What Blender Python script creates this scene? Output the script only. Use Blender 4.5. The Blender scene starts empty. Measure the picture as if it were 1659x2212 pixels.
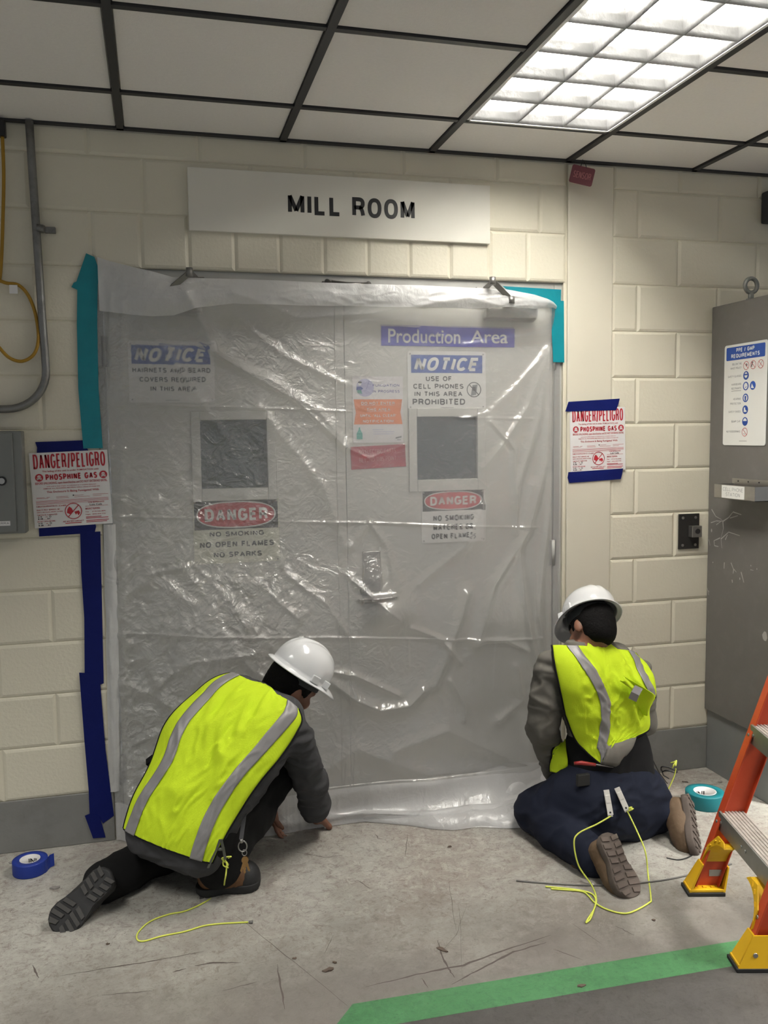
import bpy, bmesh, math, random
import numpy as np
from mathutils import Vector, Matrix, noise as mnoise

scn = bpy.context.scene
COL = scn.collection

# ------------------------------------------------------------------ camera
FPX = 1886.15
CAM = Vector((-0.7601, -3.5125, 1.5904))
YAW, PITCH, ROLL = 0.25468, -0.08811, -0.01277
fwd = Vector((math.sin(YAW)*math.cos(PITCH), math.cos(YAW)*math.cos(PITCH), math.sin(PITCH)))
_r = Vector((math.cos(YAW), -math.sin(YAW), 0)); _u = _r.cross(fwd)
rgt = _r*math.cos(ROLL) + _u*math.sin(ROLL); upv = -_r*math.sin(ROLL) + _u*math.cos(ROLL)
cd = bpy.data.cameras.new('camera'); cam = bpy.data.objects.new('camera', cd); COL.objects.link(cam)
M = Matrix.Identity(4)
for i in range(3):
    M[i][0], M[i][1], M[i][2], M[i][3] = rgt[i], upv[i], -fwd[i], CAM[i]
cam.matrix_world = M
cd.sensor_fit = 'VERTICAL'; cd.sensor_height = 24.0; cd.lens = FPX/2212*24.0
cd.clip_start = 0.05; cd.clip_end = 60
scn.camera = cam

# ------------------------------------------------------------------ light and exposure
scn.view_settings.view_transform = 'Standard'
scn.view_settings.look = 'None'
scn.view_settings.gamma = 1.0
scn.view_settings.use_curve_mapping = False
scn.view_settings.exposure = 1.35
w = bpy.data.worlds.new('world'); scn.world = w; w.use_nodes = True
bg = w.node_tree.nodes['Background']; bg.inputs[0].default_value = (0.93, 0.97, 1.0, 1); bg.inputs[1].default_value = 0.24

def ceiling_lamp(name, x, y, sx, sy, watts, col=(1.0, 0.97, 0.90), spread=150):
    l = bpy.data.lights.new(name, 'AREA'); l.shape = 'RECTANGLE'; l.size = sx; l.size_y = sy
    l.energy = watts; l.color = col; l.spread = math.radians(spread)
    o = bpy.data.objects.new(name, l); COL.objects.link(o); o.location = (x, y, 2.735)
    return o
# the other ceiling troffers of the room, with the same cut-off as the lit one in view
LP = (0.27, 0.15, 1.9, 2.45, 0.84)
ceiling_lamp('troffer_light', -1.76, -2.20, 0.55, 1.15, 50*LP[0], spread=105)
ceiling_lamp('troffer_light', 0.68, -3.41, 0.55, 1.15, 50*LP[1], spread=105)
ceiling_lamp('troffer_light', 3.12, -2.20, 0.55, 1.15, 50*LP[2], spread=105)
LAMP_GLOW = 20.0*LP[3]
bg.inputs[1].default_value = 0.15*LP[4]

# ------------------------------------------------------------------ helpers
def ray(u, v):
    return fwd + rgt*((u-829.5)/FPX) - upv*((v-1106)/FPX)
def PY(u, v, y):                    # the point on the plane y = const
    d = ray(u, v); return CAM + d*((y-CAM.y)/d.y)
def PX(u, v, x):
    d = ray(u, v); return CAM + d*((x-CAM.x)/d.x)
def PZ(u, v, z=0.0):
    d = ray(u, v); return CAM + d*((z-CAM.z)/d.z)

MATS = {}
def mat(name, col, rough=0.6, metal=0.0, var=0.0, vscale=6.0, bump=0.0, bscale=60.0, spec=0.5, bdist=0.004, dirt=None, dscale=3.0, damt=0.5, coat=0.0):
    if name in MATS: return MATS[name]
    m = bpy.data.materials.new(name); m.use_nodes = True; nt = m.node_tree; N = nt.nodes; L = nt.links
    b = N['Principled BSDF']; b.inputs['Base Color'].default_value = (*col, 1)
    b.inputs['Roughness'].default_value = rough; b.inputs['Metallic'].default_value = metal
    b.inputs['Specular IOR Level'].default_value = spec
    if coat: b.inputs['Coat Weight'].default_value = coat
    tc = N.new('ShaderNodeTexCoord')
    src = None
    if var:
        n = N.new('ShaderNodeTexNoise'); n.inputs['Scale'].default_value = vscale; n.inputs['Detail'].default_value = 5
        L.new(tc.outputs['Object'], n.inputs['Vector'])
        mx = N.new('ShaderNodeMix'); mx.data_type = 'RGBA'
        mx.inputs['A'].default_value = (*[max(0, c*(1-var)) for c in col], 1); mx.inputs['B'].default_value = (*[min(1, c*(1+var)) for c in col], 1)
        L.new(n.outputs['Fac'], mx.inputs['Factor']); src = mx.outputs['Result']
    if dirt:
        n = N.new('ShaderNodeTexNoise'); n.inputs['Scale'].default_value = dscale; n.inputs['Detail'].default_value = 8; n.inputs['Roughness'].default_value = 0.7
        L.new(tc.outputs['Object'], n.inputs['Vector'])
        rp = N.new('ShaderNodeValToRGB'); rp.color_ramp.elements[0].position = 0.5; rp.color_ramp.elements[1].position = 0.72
        rp.color_ramp.elements[1].color = (damt, damt, damt, 1)
        L.new(n.outputs['Fac'], rp.inputs['Fac'])
        mx = N.new('ShaderNodeMix'); mx.data_type = 'RGBA'
        if src: L.new(src, mx.inputs['A'])
        else: mx.inputs['A'].default_value = (*col, 1)
        mx.inputs['B'].default_value = (*dirt, 1); L.new(rp.outputs['Color'], mx.inputs['Factor']); src = mx.outputs['Result']
    if src: L.new(src, b.inputs['Base Color'])
    if bump:
        n = N.new('ShaderNodeTexNoise'); n.inputs['Scale'].default_value = bscale; n.inputs['Detail'].default_value = 6
        L.new(tc.outputs['Object'], n.inputs['Vector'])
        bp = N.new('ShaderNodeBump'); bp.inputs['Strength'].default_value = bump; bp.inputs['Distance'].default_value = bdist
        L.new(n.outputs['Fac'], bp.inputs['Height']); L.new(bp.outputs['Normal'], b.inputs['Normal'])
    MATS[name] = m
    return m

def mesh_obj(name, verts, faces, m=None, parent=None, smooth=False, mats=None, idx=None):
    me = bpy.data.meshes.new(name); me.from_pydata([tuple(v) for v in verts], [], faces)
    for x in (mats or ([m] if m else [])): me.materials.append(x)
    if idx is not None: me.polygons.foreach_set('material_index', idx)
    if smooth: me.polygons.foreach_set('use_smooth', [True]*len(me.polygons))
    me.update()
    o = bpy.data.objects.new(name, me); COL.objects.link(o)
    if parent: o.parent = parent
    return o
def bm_obj(name, bm, m=None, parent=None, smooth=False, mats=None):
    me = bpy.data.meshes.new(name); bm.normal_update(); bm.to_mesh(me); bm.free()
    for x in (mats or ([m] if m else [])): me.materials.append(x)
    if smooth: me.polygons.foreach_set('use_smooth', [True]*len(me.polygons))
    o = bpy.data.objects.new(name, me); COL.objects.link(o)
    if parent: o.parent = parent
    return o
def tag(o, label=None, cat=None, group=None, kind=None):
    if label: o['label'] = label
    if cat: o['category'] = cat
    if group: o['group'] = group
    if kind: o['kind'] = kind
    return o
def empty(name, loc=(0, 0, 0), label=None, cat=None, group=None, kind=None):
    o = bpy.data.objects.new(name, None); COL.objects.link(o); o.location = loc; o.empty_display_size = 0.1
    tag(o, label, cat, group, kind); return o
def box(bm, x0, x1, y0, y1, z0, z1, bev=0.0, M=None, seg=2, mi=0):
    t = bmesh.new()
    v = [t.verts.new((x, y, z)) for x in (x0, x1) for y in (y0, y1) for z in (z0, z1)]
    for f in ((0, 1, 3, 2), (4, 6, 7, 5), (0, 4, 5, 1), (2, 3, 7, 6), (0, 2, 6, 4), (1, 5, 7, 3)): t.faces.new([v[i] for i in f])
    if bev: bmesh.ops.bevel(t, geom=t.edges[:], offset=bev, segments=seg, affect='EDGES', profile=0.5)
    merge(bm, t, M, mi)
def merge(bm, t, M=None, mi=0):
    t.verts.index_update(); vs = [bm.verts.new(M @ v.co if M else v.co) for v in t.verts]
    for f in t.faces:
        try:
            nf = bm.faces.new([vs[v.index] for v in f.verts]); nf.material_index = mi; nf.smooth = f.smooth
        except ValueError: pass
    t.free()
def prism(bm, pts, y0, y1, M=None, bev=0.0, mi=0):      # outline in x, z pushed from y0 (front) to y1
    t = bmesh.new(); n = len(pts)
    a = [t.verts.new((p[0], y0, p[1])) for p in pts]; b = [t.verts.new((p[0], y1, p[1])) for p in pts]
    fa = t.faces.new(a); t.faces.new(b[::-1])
    for i in range(n): t.faces.new((a[i], b[i], b[(i+1) % n], a[(i+1) % n]))
    bmesh.ops.recalc_face_normals(t, faces=t.faces[:])
    if bev: bmesh.ops.bevel(t, geom=t.edges[:], offset=bev, segments=2, affect='EDGES', profile=0.5)
    merge(bm, t, M, mi)
def cyl(bm, p0, p1, r0, r1=None, n=20, caps=True, mi=0, smooth=True):
    r1 = r0 if r1 is None else r1
    p0, p1 = Vector(p0), Vector(p1); d = (p1-p0).normalized()
    a = d.orthogonal().normalized(); b = d.cross(a)
    A = [bm.verts.new(p0 + (a*math.cos(t)+b*math.sin(t))*r0) for t in [2*math.pi*i/n for i in range(n)]]
    B = [bm.verts.new(p1 + (a*math.cos(t)+b*math.sin(t))*r1) for t in [2*math.pi*i/n for i in range(n)]]
    for i in range(n):
        f = bm.faces.new((A[i], A[(i+1) % n], B[(i+1) % n], B[i])); f.smooth = smooth; f.material_index = mi
    if caps:
        for q in (A[::-1], B):
            f = bm.faces.new(q); f.material_index = mi
def lathe(bm, prof, c=(0, 0, 0), n=48, M=None, mi=0, smooth=True):     # prof: (r, z), closed loop around the local z axis
    t = bmesh.new(); k = len(prof)
    R = [[t.verts.new((r*math.cos(2*math.pi*i/n)+c[0], r*math.sin(2*math.pi*i/n)+c[1], z+c[2])) for r, z in prof] for i in range(n)]
    for i in range(n):
        for j in range(k):
            f = t.faces.new((R[i][j], R[(i+1) % n][j], R[(i+1) % n][(j+1) % k], R[i][(j+1) % k])); f.smooth = smooth
    bmesh.ops.recalc_face_normals(t, faces=t.faces[:])
    merge(bm, t, M, mi)
def spline(pts, k=8):
    P = [Vector(p) for p in pts]; out = []
    for i in range(len(P)-1):
        a, b, c, d = P[max(i-1, 0)], P[i], P[i+1], P[min(i+2, len(P)-1)]
        for j in range(k):
            t = j/k; out.append(0.5*((2*b)+(c-a)*t+(2*a-5*b+4*c-d)*t*t+(3*b-a-3*c+d)*t**3))
    out.append(P[-1]); return out
def tube(bm, pts, r, n=10, mi=0, closed=False):
    P = [Vector(p) for p in pts]; rings = []; prev = None; K = len(P)
    for i, p in enumerate(P):
        d = (P[(i+1) % K if closed else min(i+1, K-1)]-P[(i-1) % K if closed else max(i-1, 0)]).normalized()
        if prev is None: a = d.orthogonal().normalized()
        else:
            a = prev - d*prev.dot(d); a = a.normalized() if a.length > 1e-6 else d.orthogonal().normalized()
        prev = a; b = d.cross(a); rr = r(i/(K-1)) if callable(r) else r
        rings.append([bm.verts.new(p+(a*math.cos(2*math.pi*j/n)+b*math.sin(2*math.pi*j/n))*rr) for j in range(n)])
    for i in range(K if closed else K-1):
        A, B = rings[i], rings[(i+1) % K]
        for j in range(n):
            f = bm.faces.new((A[j], A[(j+1) % n], B[(j+1) % n], B[j])); f.smooth = True; f.material_index = mi
    if not closed:
        f = bm.faces.new(rings[0][::-1]); f.material_index = mi; f = bm.faces.new(rings[-1]); f.material_index = mi
def strip(bm, pts, wv, th):          # a flat ribbon with thickness along pts; wv gives the width vector at each point
    t = bmesh.new(); R = []
    for i, p in enumerate(pts):
        p = Vector(p); wd = Vector(wv(i) if callable(wv) else wv)
        d = (Vector(pts[min(i+1, len(pts)-1)])-Vector(pts[max(i-1, 0)])).normalized(); n_ = d.cross(wd).normalized()*th
        R.append([t.verts.new(q) for q in (p-wd/2, p+wd/2, p+wd/2+n_, p-wd/2+n_)])
    for a, b in zip(R, R[1:]):
        for j in range(4): t.faces.new((a[j], a[(j+1) % 4], b[(j+1) % 4], b[j]))
    t.faces.new(R[0][::-1]); t.faces.new(R[-1]); bmesh.ops.recalc_face_normals(t, faces=t.faces[:])
    merge(bm, t)
def arc(cx, cz, r, a0, a1, n=10):
    return [(cx+r*math.cos(math.radians(a0+(a1-a0)*i/n)), cz+r*math.sin(math.radians(a0+(a1-a0)*i/n))) for i in range(n+1)]
def rrect(x0, x1, z0, z1, r):
    return arc(x1-r, z1-r, r, 0, 90, 5)+arc(x0+r, z1-r, r, 90, 180, 5)+arc(x0+r, z0+r, r, 180, 270, 5)+arc(x1-r, z0+r, r, 270, 360, 5)

_tc = {}
def glyphs(s, bold=0.0):
    k = (s, bold)
    if k not in _tc:
        c = bpy.data.curves.new('t', 'FONT'); c.body = s; c.size = 1.0; c.offset = bold; c.resolution_u = 4; c.fill_mode = 'FRONT'
        o = bpy.data.objects.new('t', c); COL.objects.link(o)
        dg = bpy.context.evaluated_depsgraph_get(); me = bpy.data.meshes.new_from_object(o.evaluated_get(dg))
        vs = np.array([v.co[:] for v in me.vertices]); fs = [tuple(p.vertices) for p in me.polygons]
        bpy.data.objects.remove(o); bpy.data.curves.remove(c); bpy.data.meshes.remove(me)
        _tc[k] = (vs, fs)
    return _tc[k]
# drawn capitals: centre lines on a unit box, stroked to a constant width
def el(cx, cz, rx, rz, a0, a1, n=12):
    o = []
    for i in range(n+1):
        t = math.radians(a0+(a1-a0)*i/n); c, s = math.cos(t), math.sin(t)
        o.append((cx+rx*math.copysign(abs(c)**.86, c), cz+rz*math.copysign(abs(s)**.86, s)))
    return o
O_ = el(.5, .5, .5, .5, 0, 360, 28)
GL = {'A': (.74, [[(0, 0), (.5, 1), (1, 0)], [(.19, .34), (.81, .34)]]),
 'B': (.66, [[(0, 0), (0, 1), (.55, 1)]+el(.55, .765, .40, .235, 90, -90)+[(0, .53)], [(.55, .53)]+el(.58, .265, .42, .265, 90, -90)+[(0, 0)]]),
 'C': (.70, [el(.52, .5, .52, .5, 38, 322, 22)]), 'D': (.70, [[(0, 0), (0, 1), (.45, 1)]+el(.45, .5, .55, .5, 90, -90, 16)+[(0, 0), (0, .1)]]),
 'E': (.58, [[(1, 1), (0, 1), (0, 0), (1, 0)], [(0, .53), (.9, .53)]]), 'F': (.55, [[(1, 1), (0, 1), (0, 0)], [(0, .51), (.88, .51)]]),
 'G': (.74, [el(.51, .5, .51, .5, 40, 325, 22)+[(1, .22), (1, .46), (.58, .46)]]), 'H': (.66, [[(0, 0), (0, 1)], [(1, 0), (1, 1)], [(0, .53), (1, .53)]]),
 'I': (.0, [[(0, 0), (0, 1)]]), 'J': (.5, [[(1, 1), (1, .28)]+el(.5, .28, .5, .28, 0, -180)]), 'K': (.68, [[(0, 0), (0, 1)], [(.95, 1), (0, .38)], [(.32, .60), (1, 0)]]),
 'L': (.52, [[(0, 1), (0, 0), (1, 0)]]), 'M': (.80, [[(0, 0), (0, 1), (.5, .08), (1, 1), (1, 0)]]), 'N': (.66, [[(0, 0), (0, 1), (1, 0), (1, 1)]]),
 'O': (.76, [O_]), 'P': (.60, [[(0, 0), (0, 1), (.55, 1)]+el(.55, .73, .45, .27, 90, -90)+[(0, .46)]]), 'Q': (.76, [O_, [(.60, .25), (1, -.03)]]),
 'R': (.66, [[(0, 0), (0, 1), (.55, 1)]+el(.55, .745, .43, .255, 90, -90)+[(0, .49)], [(.55, .49), (.78, .44), (.92, .25), (1, 0)]]),
 'S': (.62, [el(.5, .75, .48, .25, 28, 200, 10)+[(.12, .60), (.5, .52), (.9, .40)]+el(.5, .26, .5, .26, 20, -155, 12)]),
 'T': (.62, [[(0, 1), (1, 1)], [(.5, 1), (.5, 0)]]), 'U': (.66, [[(0, 1), (0, .30)]+el(.5, .30, .5, .30, 180, 360, 14)+[(1, 1)]]), 'V': (.66, [[(0, 1), (.5, 0), (1, 1)]]),
 'W': (1.0, [[(0, 1), (.26, 0), (.5, .95), (.74, 0), (1, 1)]]), 'X': (.66, [[(0, 0), (1, 1)], [(0, 1), (1, 0)]]), 'Y': (.66, [[(0, 1), (.5, .45), (1, 1)], [(.5, .45), (.5, 0)]]), 'Z': (.6, [[(0, 1), (1, 1), (0, 0), (1, 0)]]),
 '/': (.30, [[(0, -.08), (1, 1.04)]]), '-': (.3, [[(0, .45), (1, .45)]]), "'": (.02, [[(0, .75), (0, 1.02)]]), '!': (.02, [[(0, .32), (0, 1.02)], [(0, .0), (0, .12)]]), '.': (.02, [[(0, 0), (0, .1)]]), ',': (.02, [[(0, -.1), (0, .1)]]), ' ': (.16, []),
 '0': (.6, [O_]), '1': (.2, [[(0, .8), (1, 1), (1, 0)]]), '2': (.6, [el(.5, .72, .5, .28, 170, -20)+[(0, 0), (1, 0)]]), '4': (.62, [[(.75, 0), (.75, 1), (0, .3), (1, .3)]]), '5': (.6, [[(.9, 1), (.1, 1), (.05, .5)]+el(.5, .33, .5, .33, 120, -150)]), '8': (.6, [el(.5, .75, .44, .25, 0, 360, 20), el(.5, .26, .5, .26, 0, 360, 20)]), ':': (.02, [[(0, .1), (0, .22)], [(0, .6), (0, .72)]])}
def stroke(pts, th):
    P = [Vector(p) for p in pts]; Q = [P[0]]
    for p in P[1:]:
        if (p-Q[-1]).length > 1e-7: Q.append(p)
    for i in range(1, len(Q)-1):       # a sharp corner: two overlapping strokes
        if (Q[i]-Q[i-1]).normalized().dot((Q[i+1]-Q[i]).normalized()) < -.25:
            v1, f1 = stroke(Q[:i+1], th); v2, f2 = stroke(Q[i:], th); return v1+v2, f1+[tuple(j+len(v1) for j in f) for f in f2]
    P = Q; closed = len(P) > 3 and (P[0]-P[-1]).length < 1e-5
    if closed: P = P[:-1]
    n = len(P); L, R = [], []
    for i in range(n):
        a = P[i]-P[i-1] if (i or closed) else P[1]-P[0]; b = P[(i+1) % n]-P[i] if (i < n-1 or closed) else a
        a, b = a.normalized(), b.normalized(); na, nb = Vector((-a.y, a.x)), Vector((-b.y, b.x)); m = na+nb
        m = na if m.length < .3 else m.normalized(); k = th/2/max(m.dot(na), .6); L.append(P[i]+m*k); R.append(P[i]-m*k)
    pts = L+R; F = [(i, (i+1) % n, n+(i+1) % n, n+i) for i in range(n if closed else n-1)]
    return pts, [f[::-1] for f in F]
class Print:            # flat printing on a sign: local x to the right, z up, front towards -y
    def __init__(s, mats): s.v = []; s.f = []; s.i = []; s.m = mats
    def add(s, pts, faces, mi, lay):
        b = len(s.v); s.v += [(p[0], -0.00035*lay, p[1]) for p in pts]
        s.f += [tuple(b+i for i in f) for f in faces]; s.i += [mi]*len(faces)
    def poly(s, pts, mi, lay=1): s.add(pts, [tuple(range(len(pts)))], mi, lay)
    def rect(s, x0, x1, z0, z1, mi, lay=1): s.poly([(x0, z0), (x1, z0), (x1, z1), (x0, z1)], mi, lay)
    def line(s, x0, z0, x1, z1, w, mi, lay=1):
        d = Vector((x1-x0, z1-z0)).normalized()*w/2; s.poly([(x0+d.y, z0-d.x), (x1+d.y, z1-d.x), (x1-d.y, z1+d.x), (x0-d.y, z0+d.x)], mi, lay)
    def disc(s, cx, cz, rx, mi, lay=1, rz=None, n=28):
        rz = rz or rx; s.poly([(cx+rx*math.cos(2*math.pi*i/n), cz+rz*math.sin(2*math.pi*i/n)) for i in range(n)], mi, lay)
    def ring(s, cx, cz, r, w, mi, lay=1, rz=None, n=32):
        rz = rz or r; P = []; F = []
        for i in range(n):
            c_, s_ = math.cos(2*math.pi*i/n), math.sin(2*math.pi*i/n); P += [(cx+r*c_, cz+rz*s_), (cx+(r-w)*c_, cz+(rz-w)*s_)]
            j = (i+1) % n; F.append((2*i, 2*j, 2*j+1, 2*i+1))
        s.add(P, F, mi, lay)
    def text(s, t, x0, x1, z0, z1, mi, lay=2, bold=0.02, shear=0.0):     # fitted to the box
        if all(c in GL for c in t):
            H = z1-z0; th = min(H*(.115+bold*3.3 if bold > 0 else .09), (x1-x0)/len(t)*(.17+bold*5.4)); gap = .20; tot = sum(GL[c][0] for c in t)+gap*(len(t)-1); sx = ((x1-x0)-th*len(t))/max(tot, 1e-6)
            x = x0
            for c in t:
                gw, pl = GL[c]
                for q in pl:
                    P = []
                    for p_ in q:
                        zz_ = z0+th/2+p_[1]*(H-th); P.append((x+th/2+p_[0]*gw*sx+shear*(zz_-(z0+z1)/2), zz_))
                    pts, fs = stroke(P, th); s.add([(p_.x, p_.y) for p_ in pts], fs, mi, lay)
                x += gw*sx+th+gap*sx
            return
        vs, fs = glyphs(t, min(bold, .012))
        lo, hi = vs.min(0), vs.max(0); q = (vs-lo)/np.maximum(hi-lo, 1e-6)
        pts = [(x0+a*(x1-x0)+shear*(b-0.5)*(z1-z0), z0+b*(z1-z0)) for a, b, _ in q]
        s.add(pts, fs, mi, lay)
    def build(s, name, parent):
        o = mesh_obj(name, s.v, s.f, mats=s.m, idx=s.i, parent=parent); return o
def board(name, w, h, th, m, r=0.0, bev=0.0008):          # front face at y = 0, origin at lower left
    bm = bmesh.new()
    prism(bm, rrect(0, w, 0, h, r) if r else [(0, 0), (w, 0), (w, h), (0, h)], 0.0, th, bev=bev)
    return bm_obj(name, bm, m)
def hang(o, x, y, z, tilt=0.0, rz=0.0):
    o.location = (x, y, z); o.rotation_euler = (0, math.radians(tilt), math.radians(rz)); return o

# ------------------------------------------------------------------ materials
m_block = mat('block_paint', (0.70, 0.66, 0.54), 0.50, var=0.05, vscale=3, bump=0.42, bscale=75, bdist=0.0035)
m_column = mat('column_paint', (0.66, 0.62, 0.515), 0.5, var=0.03, vscale=4, bump=0.15, bscale=50, bdist=0.002)
m_base = mat('base_paint', (0.21, 0.21, 0.20), 0.5, var=0.12, vscale=8, bump=0.3, bscale=40, dirt=(0.13, 0.12, 0.11), dscale=6, damt=0.5)
m_tile = mat('ceiling_tile', (0.84, 0.815, 0.79), 0.9, var=0.05, vscale=90, bump=0.3, bscale=220, bdist=0.002)
m_tee = mat('ceiling_tee', (0.025, 0.025, 0.028), 0.45)
m_doorp = mat('door_paint', (0.60, 0.595, 0.55), 0.42, var=0.04, vscale=5)
m_framep = mat('frame_paint', (0.42, 0.42, 0.40), 0.42, var=0.05, vscale=6)
m_steel = mat('steel', (0.42, 0.41, 0.39), 0.32, metal=0.9, var=0.12, vscale=20)
m_dsteel = mat('dark_steel', (0.12, 0.115, 0.11), 0.38, metal=0.85, var=0.15, vscale=20)
m_galv = mat('galvanised', (0.24, 0.24, 0.235), 0.45, metal=0.7, var=0.22, vscale=35, dirt=(0.09, 0.085, 0.08), dscale=12, damt=0.6)
m_black = mat('black', (0.012, 0.012, 0.013), 0.45)
m_rubber = mat('rubber', (0.016, 0.016, 0.016), 0.75)
m_white = mat('sign_white', (0.78, 0.78, 0.75), 0.4, var=0.03, vscale=10)
m_paper = mat('paper', (0.74, 0.73, 0.73), 0.75)
m_ink = mat('ink_black', (0.012, 0.012, 0.014), 0.5)
m_grey = mat('ink_grey', (0.22, 0.22, 0.23), 0.6)
m_red = mat('ink_red', (0.45, 0.018, 0.032), 0.5)
m_blue = mat('ink_blue', (0.012, 0.065, 0.33), 0.45)
m_navyb = mat('ink_violet_blue', (0.05, 0.055, 0.42), 0.45)
m_cream = mat('sign_cream', (0.68, 0.68, 0.56), 0.45, var=0.05, vscale=12)
m_orange = mat('ink_orange', (0.72, 0.20, 0.05), 0.6)
m_lav = mat('ink_lavender', (0.42, 0.42, 0.62), 0.6)
m_teal_i = mat('ink_teal', (0.06, 0.36, 0.30), 0.6)
m_purple = mat('ink_purple', (0.075, 0.065, 0.27), 0.6)
m_maroon = mat('red_plate', (0.38, 0.022, 0.045), 0.4, var=0.06)
m_pink = mat('engraved_pink', (0.62, 0.25, 0.26), 0.5)
m_teal = mat('teal_tape', (0.0, 0.20, 0.25), 0.38, var=0.14, vscale=18, bump=0.5, bscale=24, bdist=0.004)
m_btape = mat('blue_tape', (0.003, 0.008, 0.105), 0.55, var=0.12, vscale=14, bump=0.5, bscale=90, bdist=0.002, spec=0.2)
m_glass = mat('dark_glass', (0.028, 0.045, 0.047), 0.12, spec=0.6)

# ------------------------------------------------------------------ wall, floor, ceiling
C8 = 0.2032; ZC = 2.742; OX0, OX1, OZ = -0.967, 0.97, 2.235
rng = random.Random(4)
def block_face(V, F, x0, x1, z0, z1, g=0.0065, dep=0.0065):
    j = lambda s: rng.uniform(-s, s)
    y = j(0.0006); b = len(V); h = g+0.006
    V += [(x0, dep, z0), (x1, dep, z0), (x1, dep, z1), (x0, dep, z1)]
    V += [(x0+g, dep*0.45, z0+g*0.6), (x1-g, dep*0.45, z0+g*0.6), (x1-g, dep*0.45, z1-g*0.6), (x0+g, dep*0.45, z1-g*0.6)]
    V += [(x0+h+j(.001), y, z0+h), (x1-h+j(.001), y, z0+h+j(.001)), (x1-h, y, z1-h+j(.001)), (x0+h, y, z1-h)]
    for a, c in ((0, 4), (4, 8)):
        for i in range(4): F.append((b+a+i, b+a+(i+1) % 4, b+c+(i+1) % 4, b+c+i))
    F.append((b+8, b+9, b+10, b+11))
V, F = [], []
def course(n, x0, x1, joints):
    z0, z1 = n*C8, min((n+1)*C8, ZC)
    xs = [x0]+sorted(x for x in joints if x0+0.03 < x < x1-0.03)+[x1]
    for a, b in zip(xs, xs[1:]): block_face(V, F, a, b, z0, z1)
run = lambda ph: [ph+0.4064*k for k in range(-12, 14)]
for n in range(0, 14):
    lp = -1.165 if n % 2 == 0 else -1.367
    rp = 1.326 if n % 2 == 0 else 1.527
    if n < 11:
        course(n, -4.2, OX0, run(lp)); course(n, 1.202, 4.4, run(rp))
    else:
        top = {11: [-1.38, -0.964, -0.786, -0.61, -0.433, -0.257, -0.08, 0.101, 0.278, 0.453, 0.628, 0.80]+[-1.38-0.4064*k for k in range(1, 8)], 12: run(-0.769), 13: run(-0.56)}[n]
        course(n, -4.2, 0.978, top); course(n, 1.202, 4.4, run(rp))
bm = bmesh.new()
for x0, x1, z0, z1 in ((-4.2, OX0, 0, ZC), (OX0, OX1, OZ, ZC), (OX1, 4.4, 0, ZC)): box(bm, x0, x1, 0.0066, 0.16, z0, z1)
bm.verts.index_update(); b0 = len(V)
V += [v.co[:] for v in bm.verts]; F += [tuple(b0+v.index for v in f.verts) for f in bm.faces]; bm.free()
tag(mesh_obj('wall_back', V, F, m_block), kind='structure')

bm = bmesh.new(); box(bm, 0.984, 1.198, -0.007, 0.004, 0.0, ZC-0.012, bev=0.004)
tag(bm_obj('pillar', bm, m_column), kind='structure')
bm = bmesh.new(); box(bm, -4.2, -0.967, -0.005, 0.004, 0.0, 0.205, bev=0.003); box(bm, 0.97, 4.4, -0.005, 0.004, 0.0, 0.203, bev=0.003)
tag(bm_obj('baseboard_back', bm, m_base), kind='structure')

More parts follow.
